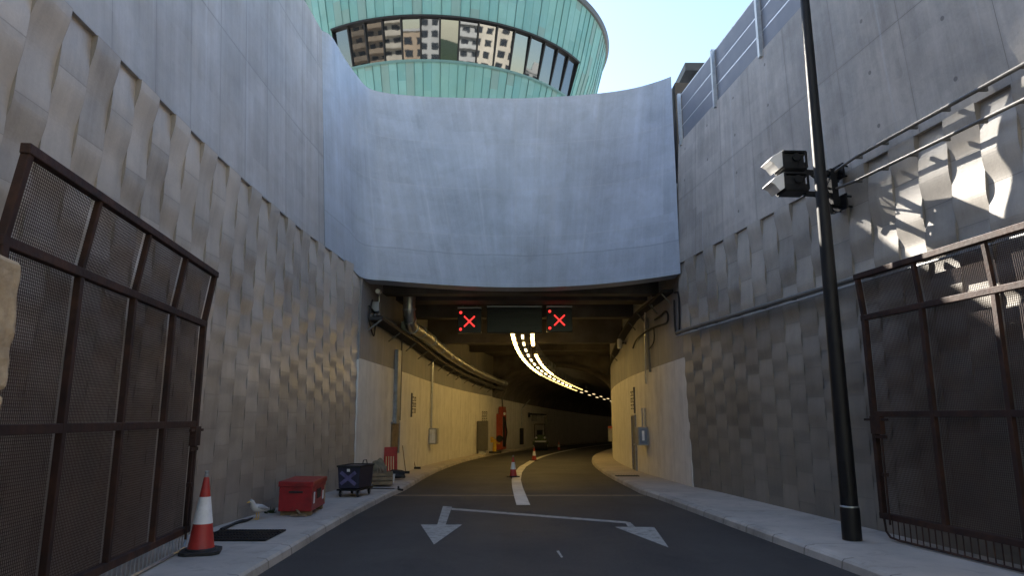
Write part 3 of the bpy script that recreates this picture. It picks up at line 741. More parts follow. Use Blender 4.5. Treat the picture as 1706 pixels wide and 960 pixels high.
# ------------------------------------------------------------------ signals at the mouth
SY = 24.0
def lane_signal(px0, px1, py0, py1, label):
    p, q = ony(px0, py1, SY), ony(px1, py0, SY); w, h = q.x - p.x, q.z - p.z; c = Vector(((p.x + q.x) / 2, SY, (p.z + q.z) / 2))
    t = thing('lane_signal', label, 'lane signal', c, 'lane signals over the tunnel mouth')
    b = MB(); b.box(c + Vector((0, 0.13, 0)), (w, 0.25, h)); b.build('housing', M['screen'], t, bevel=0.015)
    b = MB(); b.box(c + Vector((0, 0.06, h / 2 + 0.03)), (w, 0.34, 0.04)); b.build('rain_cover', M['galv'], t)
    b = MB()
    xc, zc, r = c.x, c.z - 0.02, 0.185
    for sgn in (1, -1):
        b.bar((xc - r, SY - 0.012, zc - sgn * r), (xc + r, SY - 0.012, zc + sgn * r), 0.02, 0.046, up=(-sgn * 1, 0, 1))
    b.build('cross', M['led'], t)
    for sz in (-1, 1):
        b = MB(); b.lathe([(0.05, 0), (0.045, 0.02), (0.018, 0.03)], (c.x - w / 2 + 0.11, SY - 0.002, c.z + sz * (h / 2 - 0.13)), 16, Matrix.Rotation(radians(90), 3, 'X')); b.build('warning_light', M['led'], t)
    for sx in (-1, 1):
        b = MB(); b.bar(c + Vector((sx * w * 0.3, 0.14, h / 2)), c + Vector((sx * w * 0.3, 0.14, 6.1 - c.z)), 0.06, 0.06); b.build('hanger', M['greybox'], t)
lane_signal(762, 802, 515, 555, 'lane signal with red cross on the silver duct side of the blank board')
lane_signal(911, 953, 513, 553, 'lane signal with red cross on the service door side of the blank board')
p, q = ony(811, 555, SY), ony(903, 513, SY); w, h = q.x - p.x, q.z - p.z; c = Vector(((p.x + q.x) / 2, SY, (p.z + q.z) / 2))
t = thing('message_board', 'wide blank black message board between the two red crosses', 'sign', c)
b = MB(); b.box(c + Vector((0, 0.15, 0)), (w, 0.28, h)); b.build('housing', M['screen'], t, bevel=0.015)
b = MB(); b.box(c + Vector((0, 0.06, h / 2 + 0.03)), (w, 0.36, 0.04)); b.build('rain_cover', M['galv'], t)
b = MB()
for k in range(9): b.box(c + Vector((0, -0.012, -h / 2 + h * (k + 0.5) / 9)), (w - 0.06, 0.02, 0.012))
b.build('screen_louvres', M['black'], t)
for sx in (-1, 1):
    b = MB(); b.bar(c + Vector((sx * w * 0.4, 0.16, h / 2)), c + Vector((sx * w * 0.4, 0.16, 6.1 - c.z)), 0.07, 0.07); b.build('hanger', M['greybox'], t)

# ------------------------------------------------------------------ round copper-clad building above
BD = 86.0; BAZ = radians(-6.3); BC = Vector((sin(BAZ) * BD, cos(BAZ) * BD, 0))
KRAD = [(0.06, 0.12), (0.25, 0.165), (0.35, 0.196), (0.4317, 0.2215), (0.4800, 0.2375), (0.5580, 0.2570)]
def bz(k): return CAM_H + k * BD
def br(k): return lerp(KRAD, k) * BD
def bp(phi, k, out=0.0):

    r = br(k) + out
    return Vector((BC.x + sin(phi) * r, BC.y - cos(phi) * r, bz(k)))
rb = thing('round_building', 'round building flaring upwards, clad in green copper strips with a window band', 'building', (BC.x, BC.y, TZ))
PH0, PH1, NP = radians(-36.3 + 6.3), radians(52 + 6.3), 15      # window band
STR = 128; sub = 2
def clad(k0, k1, ph_a, ph_b, name='copper_cladding'):
    b = MB(); n = max(2, int(round((ph_b - ph_a) / (2 * pi) * STR))) * sub; rows = []; uvs = []
    ks = [k0 + (k1 - k0) * j / 4 for j in range(5)]
    for i in range(n + 1):
        ph = ph_a + (ph_b - ph_a) * i / n
        rows.append([bp(ph, k) for k in ks]); uvs.append([(ph / (2 * pi) * STR + 500, bz(k)) for k in ks])
    b.sheet(rows, uvs)
    # standing seams
    for i in range(0, n + 1, sub):
        ph = math.floor((ph_a + (ph_b - ph_a) * i / n) / (2 * pi) * STR) * 2 * pi / STR
        if not ph_a <= ph <= ph_b: continue
        b.sheet([[bp(ph, k, 0.0) for k in ks], [bp(ph + 0.0006, k, 0.09) for k in ks], [bp(ph + 0.0014, k, 0.0) for k in ks]],
                [[(int(ph / (2 * pi) * STR + 500) + 0.5, bz(k)) for k in ks]] * 3)
    return b.build(name, M['copper'], rb, fix=False)
KW0, KW1 = 0.4317, 0.4800
clad(0.06, KW0, -pi, pi); clad(KW1, 0.553, -pi, pi); clad(KW0, KW1, PH1, PH0 + 2 * pi)
b = MB(); rows = []
for i in range(257):
    ph = 2 * pi * i / 256; rows.append([bp(ph, 0.552, -0.1), bp(ph, 0.552, 0.28), bp(ph, 0.5580, 0.34), bp(ph, 0.5585, -0.3), bp(ph, 0.5585, -br(0.5585) + 0.02)])
b.sheet(rows); b.build('roof_rim', M['roofdark'], rb, fix=False)
# recessed window band: back, head, sill, mullions, panes
b = MB(); rows = []
NN = NP * 4
for i in range(NN + 1):
    ph = PH0 + (PH1 - PH0) * i / NN
    rows.append([bp(ph, KW0, 0.12), bp(ph, KW0, -1.0), bp(ph, KW1, -1.0), bp(ph, KW1, 0.12), bp(ph, KW1 + 0.0022, 0.12)])
b.sheet(rows); b.build('window_reveal', M['black'], rb, fix=False)
b = MB(); b.sheet([[bp(PH0 + (PH1 - PH0) * i / NN, KW0 - 0.003, 0.16), bp(PH0 + (PH1 - PH0) * i / NN, KW0, 0.16), bp(PH0 + (PH1 - PH0) * i / NN, KW0 + 0.001, -0.4)] for i in range(NN + 1)])
b.build('sill', M['copper'], rb, fix=False)
for i in range(NP + 1):
    ph = PH0 + (PH1 - PH0) * i / NP
    b = MB(); b.bar(bp(ph, KW0, -0.2), bp(ph, KW1, -0.2), 0.15, 0.22, up=(sin(ph), -cos(ph), 0)); b.build('mullion', M['black'], rb)
rg = random.Random(3)
for i in range(NP):
    a, c = PH0 + (PH1 - PH0) * (i + 0.05) / NP, PH0 + (PH1 - PH0) * (i + 0.95) / NP
    ti = rg.uniform(-0.015, 0.015); tj = rg.uniform(-0.03, 0.03)
    b = MB(); b.face([bp(a, KW0, -0.20 + ti), bp(c, KW0, -0.20 - ti), bp(c, KW1, -0.40 - ti + tj), bp(a, KW1, -0.40 + ti + tj)])
    b.build('window_pane', M['glass'], rb, fix=False)
b = MB(); rows = []
for i in range(41):      # unseen screen added on the roof's west side to shape the sun patch
    ph = radians(-125 + 80 * i / 40); e = Vector((sin(ph), -cos(ph), 0)); c = Vector((BC.x, BC.y, 0))
    rows.append([c + e * (r * BD) + Vector((0, 0, bz(k))) for r, k in ((0.244, 0.5590), (0.2515, 0.5590), (0.290, 0.67), (0.283, 0.67), (0.244, 0.5590))])
b.sheet(rows); b.build('sun_blocker', M['copper'], rb, fix=False)
b = MB(); b.lathe([(14, bz(0.558) - 0.1), (14, bz(0.558) + 9), (13.6, bz(0.558) + 9.3)], (BC.x, BC.y, 0), 64); b.build('rooftop_drum', M['roofdark'], rb)


# ------------------------------------------------------------------ town behind the viewer, seen mirrored in the window band
def tower(x, y, w, d, z0, h, rot, mat, label, balc=True, group='apartment blocks across the road'):
    t = thing('apartment_block', label, 'building', (x, y, z0), group); R = Matrix.Rotation(rot, 3, 'Z'); o = Vector((x, y, z0))
    def T(p): return o + R @ Vector(p)
    def bx(b, c, s): b.hexa([T((c[0] + sx * s[0] / 2, c[1] + sy * s[1] / 2, c[2] + sz * s[2] / 2)) for sz in (-1, 1) for sy in (-1, 1) for sx in (-1, 1)])
    b = MB(); bx(b, (0, 0, h / 2), (w, d, h)); b.build('wall', mat, t)
    b = MB(); bx(b, (0, 0, h + 0.3), (w + 0.8, d + 0.8, 0.6)); bx(b, (w * 0.2, 0, h + 1.8), (w * 0.25, d * 0.4, 2.6)); b.build('roof', M['stucco3'], t)
    nf = int(h / 3.0)
    for k in range(nf):
        z = k * 3.0 + 1.6
        b = MB(); n = max(3, int(w / 2.6))
        for i in range(n): bx(b, (-w / 2 + w * (i + 0.5) / n, d / 2, z), (w / n * 0.62, 0.12, 1.7))
        b.build('window_row', M['window'], t)
        if balc:
            b = MB(); bx(b, (0, d / 2 + 0.7, z - 1.35), (w * 0.9, 1.4, 0.22)); bx(b, (0, d / 2 + 1.36, z - 0.75), (w * 0.9, 0.1, 1.0)); b.build('balcony', mat, t)
    return t
tower(-106, -6, 21, 15, TZ, 50, radians(-51), M['stucco2'], 'ochre apartment block with white balconies, end of the row by the terrace')
tower(-87, -25, 21, 15, 0, 58, radians(-39), M['stucco2'], 'tan apartment block with white balconies between the ochre and cream blocks')
tower(-65, -39, 20, 15, 0, 58, radians(-27), M['stucco'], 'cream apartment block with white balconies at the edge of the gap with the low house')
tower(-40, -50, 15, 14, 0, 43, radians(-14), M['stucco2'], 'low ochre house block with flat roof before the wooded hill', False)
tower(-14, -56, 15, 12, 0, 60, radians(-2), M['stucco3'], 'narrow tall grey block beside the conifer', False)
tower(41, -45, 18, 14, 0, 60, radians(23), M['stucco3'], 'tall pale grey block with balconies on the far side of the conifer', True)
tower(64, -30, 20, 14, 0, 58, radians(35), M['stucco'], 'tall cream block with plain windows beside the white block', False)
tower(87, -9, 20, 14, TZ, 48, radians(47), M['stucco'], 'cream block with plain windows standing on the terrace', False)
tower(118, 33, 13, 12, TZ, 36, radians(71), M['stucco3'], 'grey block with white balconies alone near the sea', True)
b = MB(); rows = []
rg = random.Random(5)
for i in range(41):
    x = -500 + 25 * i; f = lerp([(-500, 0.5), (-150, 1.0), (40, 1.0), (90, 0.35), (500, 0.2)], x); j = lambda: rg.uniform(-1.5, 1.5)
    rows.append([(x, -54, -1), (x, -60, 13 * f + j()), (x, -66, 28 * f + j()), (x, -100, 33 * f + j()), (x, -150, 41 * f + j()), (x, -300, 36 * f + j()), (x, -600, -1)])
b.sheet(rows); tag(b.build('hill', M['leaf'], smooth=True), kind='structure')
def conifer(x, y, z, h):
    t = thing('conifer_tree', 'tall dark conifer between the narrow grey block and the white block', 'tree', (x, y, z))
    b = MB(); b.tube([(x, y, z - 2), (x, y, z + h * 0.5), (x, y, z + h)], [0.5, 0.3, 0.05], 10); b.build('trunk', M['trunk'], t)
    b = MB(); r_ = random.Random(8)
    for k in range(2600):
        q = r_.random() ** 0.8; zz = z + h * (0.12 + 0.88 * q); R_ = (1 - q) * 4.2 * (0.6 + 0.4 * sin(q * 40)) + 0.3; a = r_.uniform(0, 6.283); rr = R_ * r_.random() ** 0.5
        c = Vector((x + cos(a) * rr, y + sin(a) * rr, zz - rr * 0.15)); d1 = Vector((r_.uniform(-1, 1), r_.uniform(-1, 1), r_.uniform(-.5, .5))) * 0.5; d2 = Vector((r_.uniform(-1, 1), r_.uniform(-1, 1), r_.uniform(-.5, .5))) * 0.3
        b.face([c - d1, c + d2, c + d1, c - d2])
    b.build('crown', M['leaf'], t, fix=False)
conifer(13, -64, 27, 20)

# ------------------------------------------------------------------ fence and canopy on the right-hand wall
fn = thing('noise_barrier', 'grey panel fence with pale posts along the top of the concrete wall', 'fence', (6, 14, TOP_R))
FZ0, FZ1 = TOP_R - 0.02, 11.05
fy = [18.35 - 2.42 * i for i in range(9)]
def fx(y): return wallR(y, TOP_R) + 0.02
for y in fy:
    b = MB(); x = fx(y); b.bar((x - 0.05, y, FZ0 - 0.12), (x - 0.05, y, FZ1 + 0.02), 0.11, 0.09, up=(1, 0, 0)); b.build('post', M['galv'], fn)
for y0, y1 in zip(fy, fy[1:]):
    b = MB()
    for k in range(3):
        z0 = FZ0 + (FZ1 - FZ0) * k / 3 + 0.02; z1 = FZ0 + (FZ1 - FZ0) * (k + 1) / 3 - 0.02; zc = (z0 + z1) / 2
        ya, yb = y0 - 0.06, y1 + 0.06
        P8 = [(fx(y) + q, y, z) for z in (z0, z1) for q in (0.0, 0.09) for y in (ya, yb)]
        b.hexa(P8)
    b.build('panel', M['panel'], fn)
    b = MB()
    for k in range(4):
        z = FZ0 + (FZ1 - FZ0) * k / 3 if k else FZ0 + 0.02
        b.bar((fx(y0) + 0.03, y0, z), (fx(y1) + 0.03, y1, z), 0.05, 0.035)
    b.build('rail', M['galv'], fn)
cn = thing('canopy', 'dark flat canopy roof behind the grey panel fence', 'canopy', (7.2, 23.2, TZ))
b = MB(); b.box((7.6, 23.6, 13.45), (3.6, 5.0, 0.28)); b.build('roof', M['roofdark'], cn)
b = MB(); b.box((7.7, 23.8, 11.2), (2.8, 4.0, 4.2)); b.build('wall', M['stucco3'], cn)

# ------------------------------------------------------------------ gates
def gate(A, d, L, zb, zm, zt, zk, tilt, sg, label):
    A = Vector((A[0], A[1], 0)); d = Vector((d[0], d[1], 0)).normalized(); nrm = Vector((0 - d.y, d.x, 0)) * sg      # nrm points to the road
    t = thing('mesh_gate', label, 'gate', (A.x, A.y, 0.14), 'rusty mesh gates folded back against the walls')
    U = [L * i / 4 for i in range(5)]
    def Q(u, z):
        k = max(0.0, (z - zt) / (zk - zt)) * tilt
        return A + d * u + nrm * k + Vector((0, 0, z))
    b = MB()
    for u in (0, L): b.bar(Q(u, zb), Q(u, zt), 0.08, 0.08, up=d); b.bar(Q(u, zt), Q(u, zk), 0.07, 0.07, up=d)
    for z in (zb, zt, zk): b.bar(Q(-0.05, z), Q(L + 0.05, z), 0.08, 0.085)
    b.build('frame', M['rust'], t, bevel=0.008)
    for u in U[1:-1]:
        b = MB(); b.bar(Q(u, zb), Q(u, zt), 0.065, 0.07, up=d); b.bar(Q(u, zt), Q(u, zk), 0.055, 0.06, up=d); b.build('upright', M['rust'], t, bevel=0.006)
    b = MB(); b.bar(Q(0, zm), Q(L, zm), 0.06, 0.085); b.build('cross_rail', M['rust'], t, bevel=0.006)
    pit, ww = 0.027, 0.0046
    for u0, u1 in zip(U, U[1:]):
        for z0, z1 in ((zb, zm), (zm, zt), (zt, zk)):
            b = MB(); k = u0 + 0.05
            off = nrm * -0.05
            while k < u1 - 0.03:
                b.bar(Q(k, z0) + off, Q(k, z1) + off, ww, 0.004, up=nrm); k += pit
            z = z0 + 0.04
            while z < z1 - 0.02:
                b.bar(Q(u0 + 0.02, z) + off * 1.1, Q(u1 - 0.02, z) + off * 1.1, 0.004, ww); z += pit
            b.build('mesh_panel', M['mesh'], t, fix=False)
    # latch box, handles and drop bolt
    b = MB(); c = Q(0.12, zm - 0.16) + nrm * 0.05; b.hexa([c + d * (sx * 0.11) + nrm * (sy * 0.04) + Vector((0, 0, sz * 0.13)) for sz in (-1, 1) for sy in (-1, 1) for sx in (-1, 1)])
    b.bar(Q(-0.14, zm - 0.08) + nrm * 0.06, Q(0.36, zm - 0.08) + nrm * 0.06, 0.035, 0.035); b.bar(Q(0.02, zm - 0.33) + nrm * 0.06, Q(0.3, zm - 0.33) + nrm * 0.06, 0.03, 0.05)
    b.build('latch', M['rust'], t, bevel=0.004)
    b = MB(); b.tube([Q(0.2, zm - 0.33) + nrm * 0.06, Q(0.2, zb - 0.1) + nrm * 0.06], 0.016, 8); b.box(Q(0.2, zb + 0.6) + nrm * 0.06, (0.07, 0.07, 0.05)); b.build('drop_bolt', M['rust'], t)
    # hooped guard closing the gap to the ground
    b = MB(); zg = 0.17
    pts = [Q(0.03, zb - 0.04), Q(0.05, zg + 0.09), Q(0.13, zg + 0.015), Q(0.3, zg)] + [Q(L * 0.98 * k / 6, zg) for k in range(1, 7)] + [Q(L * 0.99, zb - 0.04)]
    b.tube([p + nrm * 0.02 for p in pts], 0.017, 8)
    k = 0.2
    while k < L * 0.97: b.tube([Q(k, zb - 0.02) + nrm * 0.02, Q(k, zg) + nrm * 0.02], 0.009, 6); k += 0.115
    b.build('hoop_guard', M['rust'] if sg < 0 else M['galv'], t)
    return t
gate((-4.42, 9.72), (0.12, -1), 4.75, 0.40, 1.80, 3.21, 3.94, 0.10, 1, 'rusty brown mesh gate with canted top beside the big traffic cone and sandstone pier')
gate((5.47, 10.5), (0.165, -1), 4.75, 0.47, 1.94, 3.41, 4.06, 0.06, -1, 'rusty mesh gate with sunlit top rail against the wall behind the lamp post')
# sandstone pier
sp_t = thing('stone_pier', 'pale sandstone block pier at the edge of the rusty gate', 'pier', (-3.75, 3.95, 0.13))
rg = random.Random(2); z = 0.13
for h in (1.05, 0.87, 0.86):
    b = MB(); j = rg.uniform(-0.015, 0.015)
    x0, x1, y0, y1 = -4.25, -3.21 + (0.02 if z > 1.9 else -0.03), 3.5, 4.4
    n = 5
    def blk(fx0, axis):
        pass
    b.hexa([(x, y, zz) for zz in (z + 0.008, z + h - 0.008) for y in (y0 + j, y1 + j) for x in (x0 + j, x1 + j)])
    ob = b.build('block', M['sand'], sp_t, bevel=0.035)
    sb = ob.modifiers.new("sub", 'SUBSURF'); sb.subdivision_type = 'SIMPLE'; sb.levels = sb.render_levels = 5
    tx = bpy.data.textures.new("stone_rough", 'CLOUDS'); tx.noise_scale = 0.22; tx.noise_depth = 4
    dm = ob.modifiers.new("rough", 'DISPLACE'); dm.texture = tx; dm.strength = 0.05; dm.texture_coords = 'GLOBAL'
    z += h

# ------------------------------------------------------------------ lamp post, floodlights, pipes on the right
lp = onz(1420, 900, 0.14)
t = thing('lamp_post', 'tall tapered black lamp post standing on the pavement before the woven wall', 'lamp post', lp)
b = MB(); b.lathe([(0.135, 0), (0.135, 0.42), (0.128, 0.46)], lp, 28); b.build('base_sleeve', M['black'], t, smooth=True)
b = MB(); b.lathe([(0.122, 0.45), (0.118, 1.6), (0.098, 5), (0.07, 9), (0.05, 11.6)], lp, 28); b.build('pole', M['black'], t, smooth=True)
b = MB(); b.lathe([(0.1285, 0.455), (0.1285, 0.475), (0.123, 0.48)], lp, 28); b.build('collar', M['galv'], t, smooth=True)
b = MB(); b.box(lp + Vector((-0.05, -0.04, 0.95)), (0.0, 0.0, 0.0)) if False else b.bar(lp + Vector((-0.09, -0.083, 0.62)), lp + Vector((-0.09, -0.083, 1.12)), 0.09, 0.012, up=(0.7, 0.7, 0)); b.build('access_door', M['black'], t)
b = MB(); b.bar(lp + Vector((0.1, 0, 11.6)), lp + Vector((-1.3, 0, 11.75)), 0.28, 0.12); b.build('lamp_head', M['black'], t, bevel=0.03)

# floodlights: bracket on the wall at about y=11.3
fl = on_right(1408, 318)
t = thing('floodlight_bracket', 'black steel wall bracket holding two stacked floodlights', 'bracket', fl)
nW = Vector((-0.987, -0.158, 0)); aW = Vector((0.158, -0.987, 0))
def wp(px, py, off=0.0): return on_right(px, py) + nW * off
zU, zL = wp(1405, 290).z, wp(1408, 341).z
yB = fl.y
def wb(dy, z, off): return Vector((wallR(yB + dy, z), yB + dy, z)) + nW * off
for z in (zU, zL):
    b = MB(); b.hexa([wb(sy * 0.19, z + sz * 0.13, o) for sz in (-1, 1) for sy in (-1, 1) for o in (0.11, 0.14)]); 
    for sy in (-1, 1):
        for sz in (-1, 1): b.tube([wb(sy * 0.14, z + sz * 0.09, 0.0), wb(sy * 0.14, z + sz * 0.09, 0.19)], 0.016, 8)
    b.build('wall_plate', M['black'], t)
b = MB(); b.bar(wb(0, zU + 0.06, 0.24), wb(0, zL - 0.05, 0.24), 0.12, 0.16, up=aW); b.bar(wb(0, zU, 0.13), wb(0, zU, 0.26), 0.1, 0.14); b.bar(wb(0, zL, 0.13), wb(0, zL, 0.26), 0.1, 0.14); b.build('upright', M['black'], t)
aZ = [zU - 0.01, zU - 0.40]
FP = []
for z in aZ:
    b = MB(); b.bar(wb(0, z, 0.26), wb(0.05, z + 0.02, 0.74), 0.09, 0.07); b.build('arm', M['black'], t); FP.append(wb(0.05, z + 0.02, 0.74))
b = MB(); zz = aZ[1]
b.tube([wb(0, zz - 0.34, 0.28), wb(0, zz - 0.2, 0.31), wb(0, zz - 0.08, 0.4), wb(0, zz - 0.02, 0.58)], 0.03, 8); b.tube([wb(0, zz + 0.1, 0.28), wb(0.0, zz + 0.34, 0.62)], 0.018, 8); b.build('gusset', M['black'], t)
b = MB(); b.tube([wb(-0.05, zU - 0.1, 0.3), wb(-0.08, zU - 0.3, 0.42), wb(-0.05, zz - 0.02, 0.33)], 0.012, 6); b.build('cable', M['blackdull'], t)
# lamps point out over the road; sight lines give the box, hood reaches to the road side
for k, fp in enumerate(FP):
    c = fp + Vector((-0.20, 0.0, 0.17)); 
    lab = ('upper', 'lower')[k]
    tf = thing('floodlight', f'{lab} of two black floodlights with pale hoods beside the lamp post', 'floodlight', c, 'floodlights on the wall bracket')
    X = Vector((-1, -0.05, 0)).normalized(); Y = Vector((-0.05, 1, 0)); Z = Vector((0, 0, 1))
    def F(a, bb, cc): return c + X * a + Y * bb + Z * cc
    w2, h0, h1 = 0.17, -0.15, 0.14
    b = MB(); th = 0.018
    # open-backed casing: frame bars and fins
    for bb in (-w2, w2):
        b.bar(F(-0.2, bb, h1), F(0.2, bb, h1), 0.03, 0.03); b.bar(F(-0.2, bb, h0), F(0.2, bb, h0), 0.03, 0.03)
        for a in (-0.2, 0.2): b.bar(F(a, bb, h0), F(a, bb, h1), 0.03, 0.03, up=X)
        b.bar(F(-0.02, bb, h0), F(-0.2, bb, h1), 0.02, 0.02)
    b.hexa([F(a, bb, cc) for cc in (h0 - 0.03, h0 + 0.1) for bb in (-w2, w2) for a in (-0.2, 0.2)])
    b.hexa([F(a, bb, cc) for cc in (h1 - 0.02, h1 + 0.015) for bb in (-w2, w2) for a in (-0.2, 0.2)])
    b.build('casing', M['black'], tf)
    b = MB()
    for j in range(7): b.hexa([F(a, -w2 + 0.03 + j * 0.05 + e, cc) for cc in (h0 + 0.1, h1 - 0.03) for e in (0, 0.008) for a in (-0.17, 0.17)])
    b.build('fins', M['blackdull'], tf)
    b = MB(); b.lathe([(0.07, 0), (0.07, 0.02)], F(-0.02, -w2 - 0.02, 0.03), 16, Matrix.Rotation(radians(90), 3, 'X')); b.build('pivot', M['black'], tf)
    b = MB()    # hood, drawn as a section and given its width
    sec = [(0.20, h1 + 0.015), (0.27, h1 - 0.02), (0.37, h1 - 0.08), (0.46, h1 - 0.17), (0.38, h1 - 0.21), (0.30, h0 - 0.03), (0.20, h0 + 0.03)]
    b.extrude([F(a, -w2, cc) for a, cc in sec], Y * (2 * w2)); b.build('hood', M['cowl'], tf, bevel=0.006)

def pipe_on_right(px0, px1, py0f, r, off, mat, name, label, group=None, n=14, clips=True, z=None):
    p, q = on_right(px0, py0f[0]), on_right(px1, py0f[1]); pts = []
    for k in range(n + 1):
        y = p.y + (q.y - p.y) * k / n; zz = p.z + (q.z - p.z) * k / n
        pts.append(Vector((wallR(y, zz), y, zz)) + nW * off)
    t = thing(name, label, 'pipe', pts[0], group)
    b = MB(); b.tube(pts, r, 10); b.build('tube', mat, t, smooth=True)
    if clips:
        for k in range(0, n + 1, 2):
            b = MB(); c = pts[k]; b.box(c + Vector((0.05, 0, 0)), (0.1, 0.035, r * 2.3)); b.build('clip', M['greybox'], t)
    return pts, t
pU, tU = pipe_on_right(1442, 1900, (262, 15), 0.030, 0.17, M['greybox'], 'conduit_pipe', 'long dark pipe along the top edge of the woven panels above the bracket', 'pipes fixed along the walls')
pM, tM = pipe_on_right(1442, 1900, (302, 85), 0.026, 0.17, M['greybox'], 'conduit_pipe', 'second dark pipe just below the top one, ending at the bracket', 'pipes fixed along the walls')
for pts, tt, zz in ((pU, tU, zU), (pM, tM, zU - 0.3)):
    b = MB(); b.tube([pts[0], pts[0].lerp(wb(0, zz, 0.22), 0.55), wb(-0.03, zz, 0.22)], 0.024, 8); b.build('bend', M['greybox'], tt, smooth=True)
pL, tL = pipe_on_right(1137, 1800, (554.5, 357), 0.045, 0.16, M['greybox'], 'conduit_pipe', 'thick dark pipe crossing the wall from tunnel mouth to gate top', 'pipes fixed along the walls', n=20)
b = MB(); b.tube([p + Vector((-0.02, 0, -0.10)) for p in pL], 0.022, 8); b.build('lower_tube', M['grey'], tL, smooth=True)

# ------------------------------------------------------------------ traffic cones
def cone_proto(label, grp):
    t = thing('traffic_cone', label, 'traffic cone', (0, 0, 0), grp)
    b = MB(); pts = [(-.25, -.17), (-.17, -.25), (.17, -.25), (.25, -.17), (.25, .17), (.17, .25), (-.17, .25), (-.25, .17)]
    b.prism(pts, 0, 0.045); b.lathe([(0.2, 0.045), (0.185, 0.07), (0.175, 0.07)], (0, 0, 0), 28); b.build('base', M['blackdull'], t, bevel=0.008)
    def rad(z): return 0.165 - (0.165 - 0.032) * (z - 0.06) / 0.92
    b = MB(); b.lathe([(rad(0.06) + 0.012, 0.055), (rad(0.075), 0.085), (rad(0.38), 0.38)], (0, 0, 0), 32); b.build('lower_body', M['redplastic'], t, smooth=True)
    b = MB(); b.lathe([(rad(0.37) + 0.004, 0.375), (rad(0.72) + 0.004, 0.715)], (0, 0, 0), 32); b.build('reflective_sleeve', M['reflect'], t, smooth=True)
    b = MB(); b.lathe([(rad(0.71), 0.71), (rad(0.96), 0.95), (0.026, 0.97)], (0, 0, 0), 32); b.build('upper_body', M['redplastic'], t, smooth=True)
    b = MB(); b.lathe([(0.026, 0.965), (0.03, 0.985), (0.03, 1.0), (0.02, 1.015), (0.03, 1.03), (0.0285, 1.045), (0.01, 1.05)], (0, 0, 0), 20); b.build('tip', M['grey'], t, smooth=True)
    return t
GC = 'red and white traffic cones'
c0 = cone_proto('tall red and white traffic cone on the pavement in front of the rusty gate', GC)
c0.location = onz(334, 922, 0.136); c0.rotation_euler = (0, 0, 0.3)
for (px, py), s, lab in (((855, 795.5), 0.70, 'traffic cone at the near end of the curved white line'), ((890, 768), 0.70, 'second traffic cone along the curved white line'), ((931, 750.5), 0.66, 'far small traffic cone deep in the tunnel')):
    c = copy_tree(c0); c.location = on_road(px, py, 0.002); c.scale = (s * 1.1, s * 1.1, s); c.rotation_euler = (0, 0, 0.2 + px); c["label"] = lab

# ------------------------------------------------------------------ left pavement: grate, hose, gull, box, cart, rubbish
b = MB(); g0, g1, gx0, gx1 = 10.35, 11.25, -4.6, -3.55
c = Vector(((gx0 + gx1) / 2, (g0 + g1) / 2, 0.14)); t = thing('drain_grate', 'black slotted drain grate in the pavement near the big cone', 'drain grate', c)
b.box(c + Vector((0, 0, 0.004)), (gx1 - gx0, g1 - g0, 0.006)); b.build('pit', M['blackdull'], t)  # flat black plate, its colour stands in for the unlit hole
b = MB()
for k in range(22): b.box((gx0 + (gx1 - gx0) * (k + 0.5) / 22, c.y, 0.152), (0.016, g1 - g0, 0.012))
for k in range(5): b.box((c.x, g0 + (g1 - g0) * k / 4, 0.1525), (gx1 - gx0, 0.02, 0.014))
b.build('bars', M['black'], t)
h = [onz(px, py, 0.16) for px, py in ((368, 883), (376, 880), (386, 876.5), (393, 872), (403, 870), (412, 868), (420, 864))]
b = MB(); b.tube([p + Vector((0, 0, random.uniform(0, 0.02))) for p in h], [0.02, 0.03, 0.022, 0.024, 0.03, 0.02, 0.015], 8)
tag(b.build('hose', M['blackdull'], smooth=True), 'short dark hose lying along the foot of the woven wall by the gull', 'hose')

def gull():
    p = onz(428, 866, 0.138); t = thing('seagull', 'white and grey seagull standing on the pavement beside the wall', 'bird', p)
    b = MB()
    ax = Vector((-0.5, -0.86, 0)).normalized()     # facing the road ahead of the gate
    def Q(a, z): return p + ax * a + Vector((0, 0, z))
    b.tube([Q(-0.24, 0.135), Q(-0.16, 0.155), Q(-0.08, 0.175), Q(0.0, 0.185), Q(0.06, 0.20), Q(0.095, 0.235), Q(0.108, 0.275), Q(0.122, 0.305), Q(0.15, 0.318), Q(0.175, 0.31)],
           [0.012, 0.045, 0.068, 0.075, 0.07, 0.055, 0.042, 0.038, 0.036, 0.014], 14)
    b.build('body', M['feather'], t, smooth=True)
    for s in (-1, 1):
        n = Vector((-ax.y, ax.x, 0)) * s
        b = MB(); b.tube([Q(0.05, 0.21) + n * 0.055, Q(-0.04, 0.205) + n * 0.068, Q(-0.14, 0.175) + n * 0.055, Q(-0.27, 0.14) + n * 0.015], [0.02, 0.038, 0.03, 0.006], 8); b.build('wing', M['feather_grey'], t, smooth=True)
        b = MB(); b.tube([Q(0.0, 0.13) + n * 0.03, Q(-0.012, 0.06) + n * 0.03, Q(0.0, 0.006) + n * 0.03, Q(0.045, 0.004) + n * 0.03], 0.007, 6); b.build('leg', M['beak'], t)
    b = MB(); b.tube([Q(0.178, 0.312), Q(0.215, 0.306), Q(0.238, 0.296)], [0.012, 0.009, 0.003], 8); b.build('beak', M['beak'], t)
gull()

